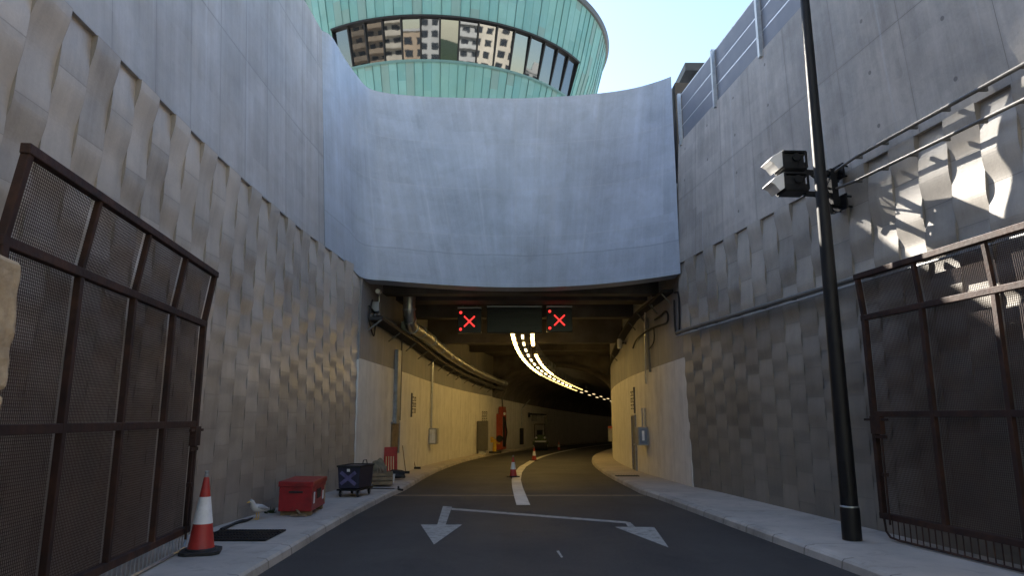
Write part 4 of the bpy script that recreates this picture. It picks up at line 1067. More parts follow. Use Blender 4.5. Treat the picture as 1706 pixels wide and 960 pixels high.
# red tool chest
p0 = onz(462.5, 860, 0.14); p1 = onz(518, 860.5, 0.14); back = onz(541, 846.5, 0.14)
ex = (p1 - p0).normalized(); wX = (p1 - p0).length; ey = Vector((-ex.y, ex.x, 0)); dY = (back - p1).length; ey = (back - p1).normalized()
t = thing('tool_chest', 'red steel tool chest standing on battens by the woven wall', 'tool chest', p0 + ex * wX / 2 + ey * dY / 2)
def BX(b, x0, x1, y0, y1, z0, z1): b.hexa([p0 + ex * x + ey * y + Vector((0, 0, z)) for z in (z0, z1) for y in (y0, y1) for x in (x0, x1)])
b = MB(); BX(b, 0, wX, 0, dY, 0.075, 0.535); b.build('body', M['red'], t, bevel=0.012)
b = MB(); BX(b, -0.018, wX + 0.018, -0.018, dY + 0.018, 0.505, 0.60); b.build('lid', M['red'], t, bevel=0.012)
for y0 in (0.08, dY - 0.2):
    b = MB(); BX(b, 0.02, wX - 0.02, y0, y0 + 0.12, 0.0, 0.075); b.build('batten', M['wood'], t)
b = MB(); BX(b, wX * 0.3, wX * 0.72, -0.02, 0.0, 0.40, 0.43); b.build('handle', M['blackdull'], t)
for y0, y1, z0, z1, mm in ((0.12, 0.2, 0.2, 0.4, 'reflect'), (0.35, 0.62, 0.26, 0.43, 'blackdull'), (0.75, 0.84, 0.2, 0.36, 'reflect'), (0.9, 0.97, 0.12, 0.44, 'sand')):
    b = MB(); BX(b, wX, wX + 0.006, dY * y0, dY * y1, z0, z1); b.build('sticker', M[mm], t)
# scraps of timber by the chest and a small tuft of weed
b = MB(); c = p0 + ex * 0.28 - ey * 0.1 + Vector((0, 0, 0.03)); b.bar(c, c + Vector((0.26, 0.02, 0.0)), 0.05, 0.025); b.bar(c + Vector((0.16, -0.03, 0.015)), c + Vector((0.05, 0.12, 0.08)), 0.04, 0.02)
tag(b.build('timber_offcut', M['wood']), 'small timber offcuts lying under the front of the red chest', 'timber scrap')
wd = onz(449, 855, 0.138); b = MB(); rg = random.Random(4)
for k in range(60):
    a = rg.uniform(0, 2 * pi); r = rg.uniform(0.0, 0.12); h_ = rg.uniform(0.03, 0.13); q = wd + Vector((cos(a) * r, sin(a) * r, 0)); e = Vector((cos(a) * 0.05, sin(a) * 0.05, h_)); sd_ = Vector((-sin(a), cos(a), 0)) * 0.013
    b.face([q - sd_, q + sd_, q + e])
tag(b.build('weed', M['leaf'], fix=False), 'small dark weed growing at the foot of the wall beside the red chest', 'plant')

# wheeled bin cart with a sprayed cross
q0 = onz(560, 829, 0.14); q1 = onz(598, 829.5, 0.14); q2 = onz(621, 823, 0.14)
ex = (q1 - q0).normalized(); wX = (q1 - q0).length; ey = (q2 - q1).normalized(); dY = (q2 - q1).length
t = thing('bin_cart', 'dark navy wheeled cart with a pale cross sprayed on its side', 'cart', q0 + ex * wX / 2 + ey * dY / 2)
def CP(x, y, z): return q0 + ex * x + ey * y + Vector((0, 0, z))
def BX2(b, x0, x1, y0, y1, z0, z1, fl=0.0): b.hexa([CP(x + (fl if x == x1 else -fl) * (z == z1), y + (fl if y == y1 else -fl) * (z == z1), z) for z in (z0, z1) for y in (y0, y1) for x in (x0, x1)])
b = MB(); BX2(b, 0.03, wX - 0.03, 0.03, dY - 0.03, 0.18, 0.66, 0.03); b.build('tub', M['purple'], t, bevel=0.015)
b = MB()
for a_, b_ in (((0, 0), (1, 0)), ((1, 0), (1, 1)), ((1, 1), (0, 1)), ((0, 1), (0, 0))):
    b.bar(CP(a_[0] * wX, a_[1] * dY, 0.665), CP(b_[0] * wX, b_[1] * dY, 0.665), 0.05, 0.04)
b.build('rim', M['blackdull'], t, bevel=0.008)
b = MB(); BX2(b, 0.0, wX, 0.0, dY, 0.135, 0.17); b.build('chassis', M['black'], t)
b = MB(); yy = 0.018
def fy_(z): return 0.03 - 0.03 * (z - 0.18) / 0.48 - 0.006
for (x0, z0), (x1, z1) in (((0.08, 0.28), (wX - 0.1, 0.54)), ((0.08, 0.54), (wX - 0.1, 0.27))):
    b.bar(CP(x0, fy_(z0), z0), CP(x1, fy_(z1), z1), 0.006, 0.075)
b.build('sprayed_cross', M['purplepaint'], t)
b = MB(); BX2(b, wX * 0.42, wX * 0.55, 0.0, 0.012, 0.55, 0.61); b.build('label_plate', M['reflect'], t)
for x in (0.06, wX - 0.06):
    for y in (0.08, dY - 0.08):
        b = MB(); b.lathe([(0.06, -0.02), (0.065, 0), (0.06, 0.02)], CP(x, y, 0.065), 16, Matrix.Rotation(radians(90), 3, 'Y')); w_ = b.build('wheel', M['blackdull'], t, smooth=True)
        b = MB(); b.bar(CP(x - 0.035, y, 0.06), CP(x - 0.035, y, 0.14), 0.012, 0.05, up=ey); b.bar(CP(x + 0.035, y, 0.06), CP(x + 0.035, y, 0.14), 0.012, 0.05, up=ey); b.build('fork', M['galv'], t)
b = MB(); b.tube([CP(wX * 0.55, dY * 0.9, 0.68), CP(wX * 0.58, dY * 0.9, 0.76), CP(wX * 0.72, dY * 0.9, 0.77), CP(wX * 0.75, dY * 0.9, 0.68)], 0.012, 8); b.build('handle', M['blackdull'], t)
b = MB(); e1 = onz(664, 816, 0.17); b.tube([CP(wX, dY * 0.7, 0.14), onz(655, 815, 0.16), e1], 0.013, 8); b.tube([e1 + Vector((-0.02, 0.1, 0.05)), e1, e1 + Vector((0.12, -0.15, 0.0))], 0.025, 8); b.build('draw_bar', M['black'], t)

# heap of tools, crate, sack, barrier panel, brooms
def ground_box(name, label, cat, px, py, w, d, h, rot, mat, extra=None, z=None):
    s = 21; c = onz(px, py, 0.14) if z is None else z
    t = thing(name, label, cat, c); return t, c, Matrix.Rotation(rot, 3, 'Z')
t, c, R = ground_box('crate', 'open yellowish wooden crate of tools between the cart and the red barrier', 'crate', 637, 808, .6, .5, .35, 0.2, None)
b = MB()
for k in range(3):
    z = 0.06 + k * 0.11
    for sy in (-1, 1): b.box(c + R @ Vector((0, sy * 0.26, z)), (0.5, 0.025, 0.08), R)
    for sx in (-1, 1): b.box(c + R @ Vector((sx * 0.25, 0, z)), (0.025, 0.52, 0.08), R)
b.box(c + Vector((0, 0, 0.03)), (0.48, 0.5, 0.03), R); b.build('slats', M['wood'], t)
b = MB()
for k in range(6): a = random.uniform(-0.15, 0.15); b.bar(c + R @ Vector((a, -0.2, 0.2)), c + R @ Vector((a * 0.5 + random.uniform(-.1, .1), 0.25, 0.42 + random.uniform(-.05, .08))), 0.03, 0.03)
b.build('tool_handles', M['wood'], t)
def lump(name, label, cat, c, r, mat, seed, sq=0.6):
    bm = bmesh.new(); bmesh.ops.create_icosphere(bm, subdivisions=4, radius=1)
    rr = random.Random(seed); ph = [rr.uniform(0, 6) for _ in range(6)]
    for v in bm.verts:
        n = v.co.copy(); f = 1 + 0.16 * sin(3 * n.x + ph[0]) * cos(2.4 * n.y + ph[1]) + 0.10 * sin(7 * n.z + ph[2] + 2 * n.x) + 0.05 * sin(13 * n.y + ph[3])
        v.co = Vector((n.x * r[0] * f, n.y * r[1] * f, max(-0.55, n.z * f) * r[2] + r[2] * 0.55))
    me = bpy.data.meshes.new(name); bm.to_mesh(me); bm.free(); me.materials.append(mat)
    me.polygons.foreach_set("use_smooth", [True] * len(me.polygons))
    o = bpy.data.objects.new(name, me); COL.objects.link(o); o.location = c
    return tag(o, label, cat)
lump('sack', 'dusty brown sack slumped on the pavement behind the navy cart', 'sack', onz(627, 807, 0.139) + Vector((0, 0.3, 0)), (0.2, 0.24, 0.42), M['sack'], 1)
lump('sack', 'black bin bag slumped at the foot of the red barrier', 'bag', onz(660, 797, 0.10), (0.24, 0.2, 0.16), M['blackdull'], 3)
pl = onz(650, 806, 0.12); t = thing('paint_bucket', 'small pale bucket among the tools near the red barrier', 'bucket', pl)
b = MB(); b.lathe([(0.10, 0), (0.13, 0.22), (0.135, 0.24), (0.12, 0.24), (0.115, 0.2)], pl, 20); b.build('pail', M['white'], t, smooth=True)
b = MB(); b.tube([pl + Vector((-0.13, 0, 0.22)), pl + Vector((-0.08, -0.08, 0.12)), pl + Vector((0.08, -0.08, 0.12)), pl + Vector((0.13, 0, 0.22))], 0.005, 6); b.build('handle', M['galv'], t)

bl = onz(637, 793, 0.10); br_ = onz(661, 792, 0.10)
t = thing('barrier_panel', 'red plastic barrier panel with two white patches leaning by the tunnel wall', 'barrier', (bl + br_) / 2)
ex = (br_ - bl).normalized(); wX = (br_ - bl).length; nn = Vector((ex.y, -ex.x, 0))
def BQ(x, z, o=0.0): return bl + ex * x + Vector((0, 0, z)) + nn * o - nn * z * 0.1
b = MB(); H = 0.86
for x0, x1, z0, z1 in ((0, wX, H - 0.28, H), (0, wX, 0.05, 0.14), (0, 0.05, 0.1, H), (wX - 0.05, wX, 0.1, H)):
    b.hexa([BQ(x, z, o) for z in (z0, z1) for o in (0, 0.05) for x in (x0, x1)])
for k in range(1, 6): x = wX * k / 6; b.hexa([BQ(xx, z, o) for z in (0.1, H - 0.2) for o in (0.01, 0.04) for xx in (x - 0.018, x + 0.018)])
b.build('grille', M['redplastic'], t)
for x0 in (0.36, 0.6):
    b = MB(); b.hexa([BQ(wX * xx, z, o) for z in (H - 0.22, H - 0.07) for o in (-0.006, 0.0) for xx in (x0, x0 + 0.16)]); b.build('reflective_patch', M['reflect'], t)
b = MB()
for x in (0.08, wX - 0.08): b.hexa([bl + ex * xx + nn * o + Vector((0, 0, z)) for z in (0, 0.06) for o in (-0.18, 0.18) for xx in (x - 0.04, x + 0.04)])
b.build('foot', M['blackdull'], t)
for (px, py), (tx_, ty_), lab, w_ in (((676, 790), (670.5, 743), 'thin broom leaning beside the red barrier, nearer one', 0.16), ((692, 782.5), (684.5, 741), 'dark headed broom leaning at the white tunnel wall, farther one', 0.3)):
    s = on_road(px, py, 0.13); p = s; a, b2 = ray(tx_, ty_); q = Vector((a * (p.y + 0.12), p.y + 0.12, CAM_H + b2 * (p.y + 0.12)))
    t = thing('broom', lab, 'broom', p, 'brooms leaning at the tunnel wall')
    b = MB(); b.tube([p + Vector((0, 0, 0.05)), q], 0.016, 8); b.build('handle', M['wood'], t)
    b = MB(); b.box(p + Vector((0, 0, 0.045)), (w_ + 0.1, 0.08, 0.09)); b.build('head', M['blackdull'], t)

# ------------------------------------------------------------------ fittings on the tunnel sides
def side_frame(px, py, tab, sgn, off=0.0):
    s, z = on_tunnel(px, py, tab, off); return s, z
def TB(b, s0, s1, z0, z1, o0, o1, tab):
    """box on a tunnel side between stations s0..s1, standing out from o0 to o1"""
    sg = 1 if tab is OL else -1
    P8 = [P(s, lerp(tab, s) + sg * o, z=z) for z in (z0, z1) for o in (o0, o1) for s in (s0, s1)]
    b.hexa(P8)
def TP(s, z, o, tab): return P(s, lerp(tab, s) + (1 if tab is OL else -1) * o, z=z)
def wall_thing(name, label, cat, px, py, tab, group=None):
    s, z = on_tunnel(px, py, tab); return thing(name, label, cat, TP(s, z, 0.02, tab), group)

# pale trunking, plywood board, pipes to junction box
s0, z1 = on_tunnel(657, 582, OL); s1, z0 = on_tunnel(666, 706, OL)
t = wall_thing('cable_trunking', 'pale upright cable trunking beside the plywood board, nearest the tunnel mouth', 'trunking', 661, 700, OL)
b = MB(); TB(b, s0 + 0.1, s0 + 0.55, z0, z1, 0.0, 0.12, OL); b.build('cover', M['grey'], t, bevel=0.01)
b = MB(); b.tube([TP(s0 + 0.8, z0 + 0.1, 0.06, OL), TP(s0 + 0.8, z1 + 0.8, 0.06, OL)], 0.03, 8); b.build('tube', M['greybox'], t)
sa, za = on_tunnel(650.5, 760, OL); sb_, zb_ = on_tunnel(663, 706, OL)
t = wall_thing('plywood_board', 'brown plywood board covering a niche under the pale trunking', 'board', 656, 740, OL)
b = MB(); TB(b, sa, sb_, 0.75, zb_, 0.0, 0.04, OL); b.build('board', M['wood'], t)
b = MB(); TB(b, sa - 0.05, sb_ + 0.05, zb_, zb_ + 0.06, 0.0, 0.07, OL); TB(b, sb_, sb_ + 0.06, 0.7, zb_, 0, 0.07, OL); b.build('trim', M['grey'], t)
def jbox(px0, px1, py0, py1, tab, label, depth, pipes, mat='grey', blue=False, name='junction_box'):
    pm = (px0 + px1) / 2
    s, z1 = on_tunnel(pm, py0, tab); _, z0 = on_tunnel(pm, py1, tab)
    w = 0.55; t = thing(name, label, 'junction box', TP(s, (z0 + z1) / 2, 0.05, tab))
    b = MB(); TB(b, s - w / 2, s + w / 2, z0, z1, 0.0, depth, tab); b.build('case', M[mat], t, bevel=0.012)
    sf = s - w / 2 - 0.004
    b = MB(); TB(b, sf - 0.012, sf, z0 + 0.05, z1 - 0.05, 0.05, depth - 0.04, tab); b.build('door', M['white'] if not blue else M['blue'], t)
    b = MB(); TB(b, sf - 0.016, sf - 0.0125, z0 + 0.16, z1 - 0.12, 0.14, depth - 0.12, tab); b.build('label_plate', M['reflect'], t)
    b = MB()
    for k, (o, zt) in enumerate(pipes): b.tube([TP(s + (k - 0.5) * 0.16, z1 - 0.01, o, tab), TP(s + (k - 0.5) * 0.16, zt, o, tab)], 0.028, 8)
    b.build('conduit', M['galv'], t)
    return s
jbox(705, 727, 714, 740, OL, 'grey junction box fed by twin conduits on the left white wall', 0.34, ((0.06, 4.6), (0.06, 4.6)))
jbox(1065, 1090, 712, 742, OR, 'junction box with a blue door beside the narrow door', 0.34, ((0.06, 2.2), (0.12, 2.2)), blue=True)

def stencil(px0, px1, py0, py1, tab, label, bar, rows=3, cols=2):
    s0, z1 = on_tunnel(px0, py0, tab); s1, z0 = on_tunnel(px1, py1, tab); _, z0b = on_tunnel(px0, py1, tab)
    z0 = (z0 + z0b) / 2
    if s1 < s0: s0, s1 = s1, s0
    t = thing('wall_stencil', label, 'stencil', TP(s0, (z0 + z1) / 2, 0.01, tab), 'black stencilled marks on the tunnel walls')
    rr = random.Random(int(px0)); b = MB()
    for r in range(rows):
        for c_ in range(cols):
            ca = s0 + (s1 - s0) * (c_ + 0.12) / cols; cb = s0 + (s1 - s0) * (c_ + 0.85) / cols
            za, zb = z1 - (z1 - z0) * (r + 0.85) / rows, z1 - (z1 - z0) * (r + 0.1) / rows
            h_ = zb - za
            TB(b, ca, cb, za + h_ * 0.72, zb, 0.003, 0.006, tab); TB(b, ca, cb, za, za + h_ * 0.2, 0.003, 0.006, tab)
            TB(b, ca, ca + (cb - ca) * 0.25, za + h_ * 0.22, zb - h_ * 0.3, 0.003, 0.006, tab)
            if rr.random() < 0.6: TB(b, cb - (cb - ca) * 0.25, cb, za + h_ * 0.22, zb - h_ * 0.3, 0.003, 0.006, tab)
    b.build('characters', M['stencil'], t)
    if bar:
        b = MB(); e = s0 - 0.22 if tab is OL else s0 - 0.25; TB(b, e, e + 0.1, z0 - 0.12, z1 + 0.1, 0.003, 0.05, tab); b.build('edge_strip', M['greybox'], t)
stencil(686.5, 693, 660, 690, OL, 'black stencilled marks beside a dark strip, between the trunking and the twin conduits', True)
stencil(802.5, 812, 685, 703, OL, 'block of black stencilled marks above the tall grey cabinet', False, 3, 3)
stencil(1050, 1057, 652, 684, OR, 'black stencilled marks above the narrow door', True)

# cabinets and emergency point
s, z1 = on_tunnel(796, 702, OL); _, z0 = on_tunnel(796, 751, OL)
t = thing('cabinet', 'tall grey steel cabinet against the yellow lit wall', 'cabinet', TP(s, z0, 0.3, OL))
b = MB(); TB(b, s - 0.3, s + 0.3, z0, z1, 0.02, 0.62, OL); b.build('case', M['greybox'], t, bevel=0.015)
b = MB(); TB(b, s - 0.315, s - 0.302, z0 + 0.05, z1 - 0.05, 0.06, 0.58, OL); b.build('door', M['greybox'], t)
b = MB(); TB(b, s - 0.2, s + 0.2, zf(s) + 0.13, z0, 0.1, 0.5, OL); b.build('plinth', M['white'], t)
sv = s + 2.0; p = P(sv, lerp(OL, sv) + 0.75, dz=0.14)
t = thing('work_light', 'yellow portable machine with a round black head beside the grey cabinet', 'work light', p)
b = MB(); b.box(p + Vector((0, 0, 0.06)), (0.8, 0.45, 0.1)); b.build('base', M['blackdull'], t)
b = MB(); b.tube([p + Vector((-0.05, 0, 0.1)), p + Vector((-0.05, 0, 0.9))], [0.14, 0.09], 10); b.box(p + Vector((-0.22, 0, 0.85)), (0.2, 0.2, 0.35)); b.bar(p + Vector((-0.1, 0, 0.75)), p + Vector((0.3, 0, 0.6)), 0.1, 0.1); b.build('body', M['yellow'], t)
b = MB(); b.lathe([(0.05, -0.14), (0.2, -0.08), (0.22, 0.1), (0.19, 0.12)], p + Vector((0.28, 0, 0.93)), 18, Matrix.Rotation(radians(90), 3, 'X')); b.build('head', M['black'], t)
s, z1 = on_tunnel(831, 684, OL); _, z0 = on_tunnel(831, 749, OL)
t = thing('emergency_cabinet', 'tall red orange emergency cabinet with dark pipework on the lit wall', 'cabinet', TP(s, z0, 0.2, OL))
b = MB(); TB(b, s - 0.75, s - 0.69, z0, z1 - 0.3, 0.0, 0.45, OL); TB(b, s - 0.7, s + 0.75, z0, z1 - 0.25, 0.0, 0.05, OL); TB(b, s + 0.7, s + 0.75, z0, z1, 0.0, 0.4, OL); TB(b, s - 0.7, s + 0.72, z0, z0 + 0.12, 0.05, 0.4, OL); TB(b, s - 0.2, s + 0.72, z1 - 0.45, z1 + 0.25, 0.05, 0.38, OL); b.build('case', M['redcab'], t)
b = MB(); b.tube([TP(s + 0.3, z0 + 0.2, 0.3, OL), TP(s + 0.3, z1 - 0.4, 0.3, OL)], 0.09, 8); b.tube([TP(s + 0.55, z0 + 0.15, 0.33, OL), TP(s + 0.5, z0 + 1.2, 0.5, OL), TP(s + 0.55, z1 - 0.5, 0.33, OL)], 0.05, 8); b.build('hose_reel', M['blackdull'], t)
b = MB(); b.tube([TP(s - 0.25, z0 + 0.15, 0.25, OL), TP(s - 0.25, z1 - 0.5, 0.25, OL)], 0.12, 10); b.build('extinguisher', M['grey'], t)
b = MB(); b.lathe([(0.1, -0.02), (0.1, 0.02)], TP(s - 0.1, z1 - 0.25, 0.45, OL), 14, Matrix.Rotation(radians(90), 3, 'X')); b.build('sign_disc', M['reflect'], t)
b = MB(); b.tube([TP(s + 0.4, z1 + 0.2, 0.2, OL), TP(s + 0.5, z1 + 0.9, 0.15, OL), TP(s + 1.5, z1 + 2.0, 0.4, OL)], 0.06, 8); b.build('riser', M['greybox'], t)
s, z1 = on_tunnel(867, 714, OL); _, z0 = on_tunnel(867, 741, OL)
t = thing('meter_box', 'narrow dark box under a thin conduit beyond the emergency cabinet', 'box', TP(s, z0, 0.1, OL))
b = MB(); TB(b, s - 0.3, s + 0.3, z0, z1, 0.0, 0.22, OL); b.build('case', M['blackdull'], t)
b = MB(); b.tube([TP(s + 0.1, z1, 0.1, OL), TP(s + 0.1, z1 + 1.6, 0.08, OL), TP(s + 1.6, z1 + 2.4, 0.5, OL)], 0.05, 8); b.build('conduit', M['galv'], t)
# dark swing arm with hanging equipment farther in
s, z1 = on_tunnel(880, 690, OL)
t = thing('swing_arm', 'dark horizontal arm with hanging boxes on the dim far wall', 'bracket', TP(s, z1, 0.1, OL))
b = MB(); b.bar(TP(s, z1, 0.05, OL), TP(s + 0.3, z1 - 0.1, 1.6, OL), 0.16, 0.16); b.bar(TP(s, z1 + 0.1, 0.0, OL), TP(s, z1 - 0.3, 0.1, OL), 0.25, 0.2); b.build('arm', M['black'], t)
b = MB(); b.box(TP(s + 0.3, z1 - 0.35, 0.5, OL), (0.5, 0.3, 0.6)); b.box(TP(s + 0.3, z1 - 0.6, 1.5, OL), (0.25, 0.25, 0.8)); b.build('hanging_box', M['greybox'], t)

# small ride-on machine parked by the pavement
pm = on_road(900, 751); s_m = 52
t = thing('site_roller', 'small green ride-on roller parked at the dim side of the tunnel road', 'roller', pm)
def mb(name, mat, *boxes, bev=0.02):
    b = MB()
    for c_, d_ in boxes: b.box(pm + Vector(c_), d_)
    return b.build(name, M[mat], t, bevel=bev)
for yy in (-0.65, 0.65):
    b = MB(); b.lathe([(0.33, -0.55), (0.36, -0.53), (0.36, 0.53), (0.33, 0.55)], pm + Vector((0, yy, 0.36)), 24, Matrix.Rotation(radians(90), 3, 'Y')); b.build('drum', M['blackdull'], t, smooth=True)
mb('body', 'green', ((0, 0, 0.75), (0.95, 1.7, 0.5)), ((0, -0.75, 0.62), (1.3, 0.2, 0.25)))
mb('bonnet', 'green', ((0.0, -0.55, 1.1), (0.7, 0.6, 0.3)))
mb('seat', 'blackdull', ((0, 0.3, 1.12), (0.5, 0.5, 0.14)), ((0, 0.55, 1.4), (0.5, 0.12, 0.5)))
b = MB(); b.tube([pm + Vector((0, -0.28, 1.2)), pm + Vector((0, -0.05, 1.5))], 0.03, 8); b.lathe([(0.17, -0.015), (0.19, 0), (0.17, 0.015)], pm + Vector((0, -0.05, 1.5)), 16); b.build('steering_wheel', M['black'], t)
b = MB()
for sx in (-1, 1): b.tube([pm + Vector((sx * 0.42, 0.7, 1.0)), pm + Vector((sx * 0.42, 0.7, 2.1))], 0.035, 8)
b.tube([pm + Vector((-0.42, 0.7, 2.1)), pm + Vector((0.42, 0.7, 2.1))], 0.035, 8); b.build('roll_bar', M['black'], t)
for sx in (-1, 1):
    b = MB(); b.lathe([(0.09, -0.03), (0.09, 0.03)], pm + Vector((sx * 0.35, -0.86, 1.05)), 14, Matrix.Rotation(radians(90), 3, 'X')); b.build('headlight', M['reflect'], t)
b = MB(); b.box(pm + Vector((0, -0.865, 0.75)), (0.9, 0.02, 0.12)); b.box(pm + Vector((0, -0.865, 0.4)), (1.2, 0.03, 0.1)); b.build('reflective_strip', M['reflect'], t)

# door on the inner side and small red box beyond
s1, zt = on_tunnel(1054.5, 694, OR); s0, zb = on_tunnel(1062, 782, OR)
t = thing('service_door', 'narrow grey door in the white tunnel wall beside the blue junction box', 'door', TP((s0 + s1) / 2, zf(s0) + 0.14, 0.02, OR))
sa, sb_ = min(s0, s1), max(s0, s1)
b = MB(); TB(b, sa, sb_, zf(s0) + 0.13, zt, 0.0, 0.02, OR); b.build('leaf', M['greybox'], t)
b = MB()
for q in (sa - 0.05, sb_): TB(b, q, q + 0.05, zf(s0) + 0.13, zt + 0.05, 0.0, 0.07, OR)
TB(b, sa, sb_, zt, zt + 0.05, 0.0, 0.07, OR); b.build('frame', M['grey'], t)
b = MB(); TB(b, sa + 0.08, sa + 0.2, zf(s0) + 1.05, zf(s0) + 1.1, 0.02, 0.08, OR); b.build('handle', M['galv'], t)
s, z1 = 40.0, on_tunnel(1018.5, 717, OR)[1]
t = thing('call_box', 'small red topped call box on the bend of the inner wall', 'call box', TP(s, 1.2, 0.1, OR))
b = MB(); TB(b, s - 0.25, s + 0.25, 0.55, 1.25, 0.0, 0.22, OR); b.build('case', M['grey'], t, bevel=0.01)
b = MB(); TB(b, s - 0.26, s + 0.26, 1.26, 1.38, 0.0, 0.23, OR); b.build('red_cap', M['redcab'], t)
# grate and fixing marks on the right
c = on_road(1045, 793.5, 0.14)
t = thing('drain_grate', 'small dark drain grate in the pavement by the service door', 'drain grate', c)
b = MB(); b.box(c + Vector((0, 0, 0.002)), (0.75, 0.34, 0.012)); b.build('pit', M['blackdull'], t)  # thin black plate paints the dark of the drain under the bars
b = MB()
for k in range(9): b.box(c + Vector((-0.34 + 0.085 * k, 0, 0.012)), (0.02, 0.34, 0.014))
b.build('bars', M['black'], t)

# duct with elbow, tray and cables on the left upper wall
def tpath(pairs, tab, o): return [TP(*on_tunnel(px, py, tab, (1 if tab is OL else -1) * 0), o, tab) for px, py in pairs]
t = thing('ventilation_duct', 'silver ventilation duct bending up to the roof at the tunnel mouth', 'duct', TP(21.8, 4.6, 0.5, OL))
b = MB(); d0 = P(22.2, lerp(OL, 22.2) + 0.62, z=0)
pts = [Vector((d0.x, d0.y, 6.08)), Vector((d0.x, d0.y, 5.55)), Vector((d0.x, d0.y + 0.05, 5.25)), Vector((d0.x + 0.02, d0.y + 0.22, 4.98)), Vector((d0.x + 0.05, d0.y + 0.55, 4.86))]
pts += [TP(s, 4.86 - 0.024 * (s - 23), 0.66, OL) for s in (23.6, 25, 27, 29, 31, 33, 36, 39, 42, 45, 47, 49)]
pts = smooth_poly(pts, 4)
b.tube(pts, 0.2, 18); b.build('tube', M['duct'], t, smooth=True)
for k in range(6, len(pts) - 1, 5):
    b = MB(); dv = (pts[k + 1] - pts[k]).normalized() * 0.03; b.tube([pts[k] - dv, pts[k] + dv], 0.222, 18); b.build('flange', M['galv'], t)
for s, z in ((24.4, 5.05), (29.5, 4.9)):
    pass
wbx = ony(677, 547, 23.6)
t = thing('camera_housing', 'square white box hung next to the silver duct', 'box', wbx)
b = MB(); b.box(wbx, (0.30, 0.42, 0.40)); b.build('case', M['white'], t, bevel=0.015)
b = MB(); b.bar(wbx + Vector((0, 0, 0.2)), wbx + Vector((0, 0, 6.1 - wbx.z)), 0.05, 0.05); b.build('hanger', M['galv'], t)
t = thing('cable_tray', 'dark cable tray following the upper left tunnel wall below the duct', 'cable tray', TP(20, 4.6, 0.1, OL))
b = MB(); sq = [19.6 + 1.2 * k for k in range(26)]
def trz(s): return 4.62 - 0.031 * (s - 21)
for s0, s1 in zip(sq, sq[1:]):
    P8 = [TP(s, trz(s) + q, o, OL) for q in (0, 0.09) for o in (0.02, 0.42) for s in (s0, s1)]; b.hexa(P8)
b.build('tray', M['blackdull'], t)
for s in sq[::2]:
    b = MB(); b.bar(TP(s, trz(s) - 0.3, 0.03, OL), TP(s, trz(s), 0.40, OL), 0.04, 0.04); b.build('bracket', M['greybox'], t)
b = MB()
for k in range(3): b.tube([TP(s, trz(s) + 0.13 + 0.02 * k, 0.1 + 0.11 * k, OL) for s in sq], 0.035, 6)
b.build('cables', M['greybox'], t)
# thin horizontal line of conduit below, and mouth cables
def cable(pairs, tab, o, r, label, name='cable', mat='blackdull', cat='cable', group=None):
    pts = smooth_poly([TP(*on_tunnel(px, py, tab), oo if isinstance(oo := o, (int, float)) else o, tab) for px, py in pairs], 4)
    b = MB(); b.tube(pts, r, 6); return tag(b.build(name, M[mat], smooth=True), label, cat, group)
GL = 'loose cables at the tunnel mouth'
cable([(618, 500), (614, 515), (612, 530), (616, 550), (619, 560), (621, 545), (627, 525)], OL, 0.06, 0.022, 'tangled black cable loop hanging at the left edge of the tunnel mouth', group=GL)
cable([(612, 510), (630, 530), (650, 548), (668, 565)], OL, 0.05, 0.028, 'black cable running down from the cable loop to the tray under the duct', group=GL)
pc = TP(*on_tunnel(621, 487, OL), 0.18, OL)
t = thing('mouth_camera', 'small white camera on a thin pole at the left jamb of the tunnel mouth', 'camera', pc, 'small cameras at the tunnel mouth')
b = MB(); b.tube([pc + Vector((0, 0.1, 0.02)), pc + Vector((0, -0.16, 0.0))], 0.07, 12); b.build('body', M['white'], t, smooth=True)
b = MB(); pb = TP(*on_tunnel(626, 520, OL), 0.1, OL); b.tube([pc, Vector((pb.x, pb.y, pc.z - 0.05)), pb], 0.02, 6); b.build('pole', M['galv'], t)
b = MB(); c = TP(*on_tunnel(622, 512, OL), 0.1, OL); b.box(c, (0.2, 0.3, 0.28)); b.build('control_box', M['grey'], t)
pc = TP(*on_tunnel(1094, 476, OR), 0.2, OR)
c2 = thing('mouth_camera', 'small white camera on a thin pole at the right jamb under the curved wall', 'camera', pc, 'small cameras at the tunnel mouth')
b = MB(); b.tube([pc + Vector((0, 0.1, 0.02)), pc + Vector((0, -0.16, 0.0))], 0.07, 12); b.build('body', M['white'], c2, smooth=True)
b = MB(); b.tube([pc, pc + Vector((0.05, 0, -0.8))], 0.018, 6); b.build('pole', M['galv'], c2)
b = MB(); b.box(pc + Vector((0.1, 0, 0.12)), (0.2, 0.25, 0.08)); b.build('bracket', M['black'], c2)
t = thing('cable_tray', 'dark cable tray on the upper right tunnel wall under the camera', 'cable tray', TP(20, 5, 0.1, OR))
a_ = [on_tunnel(px, py, OR) for px, py in ((1123, 487), (1100, 505), (1078, 520), (1062, 535), (1045, 560), (1030, 590), (1020, 625))]
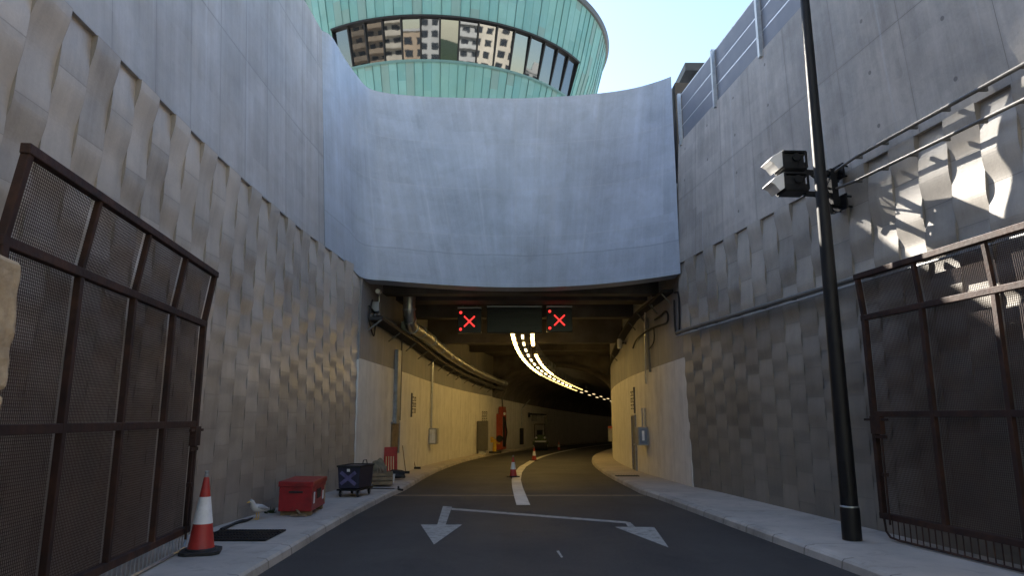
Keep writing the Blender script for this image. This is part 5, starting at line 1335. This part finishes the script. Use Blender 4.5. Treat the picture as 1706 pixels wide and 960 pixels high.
b = MB()
for (s0, z0), (s1, z1) in zip(a_, a_[1:]):
    b.hexa([TP(s, z + q, o, OR) for q in (0, 0.09) for o in (0.02, 0.3) for s, z in ((s0, z0), (s1, z1))])
b.build('tray', M['blackdull'], t)
for s, z in a_[:-1]:
    b = MB(); b.bar(TP(s + 0.3, z - 0.3, 0.03, OR), TP(s + 0.3, z, 0.28, OR), 0.04, 0.04); b.build('bracket', M['greybox'], t)
cable([(1094, 533), (1104, 526), (1112, 519), (1117, 525), (1114, 538), (1100, 543), (1085, 550), (1065, 565), (1058, 580)], OR, 0.07, 0.03, 'thick black cable looping out from the right tunnel wall', group=GL)
cable([(1092, 548), (1093, 565), (1090, 575), (1084, 582)], OR, 0.06, 0.022, 'short black cable hanging below the looped cable on the right', group=GL)
cable([(1082, 530), (1083, 575), (1086, 620)], OR, 0.06, 0.04, 'upright dark conduit down the right tunnel wall to the junction box', name='conduit', mat='greybox', cat='conduit')
cable([(1077, 520), (1077, 580), (1079, 640)], OR, 0.05, 0.03, 'thinner grey conduit beside the dark upright conduit', name='conduit', mat='galv', cat='conduit')
cable([(1126, 488), (1132, 492), (1134, 550), (1127, 553), (1125.5, 500)], OR, 0.03, 0.028, 'narrow black conduit loop on the right jamb beside the long pipe', name='conduit', cat='conduit')
for (px, py), lab, el in (((1030, 575), 'white wall lamp nearer the roadway on the right tunnel wall', 0.5), ((1043, 573), 'white wall lamp beside the first, closer to the mouth', 0.45)):
    p = TP(*on_tunnel(px, py, OR), 0.25, OR)
    t = thing('wall_lamp', lab, 'lamp', p, 'wall lamps on the right tunnel wall')
    b = MB(); b.lathe([(0.09, -0.2), (0.1, -0.15), (0.1, 0.15), (0.08, 0.2)], p, 14); b.build('body', M['white'], t, smooth=True)
    b = MB(); b.bar(p + Vector((0, 0, 0.2)), p + Vector((0.12, 0.02, 0.7)), 0.03, 0.03); b.bar(p, p + Vector((0.28, 0.0, 0.05)), 0.04, 0.04); b.build('bracket', M['black'], t)
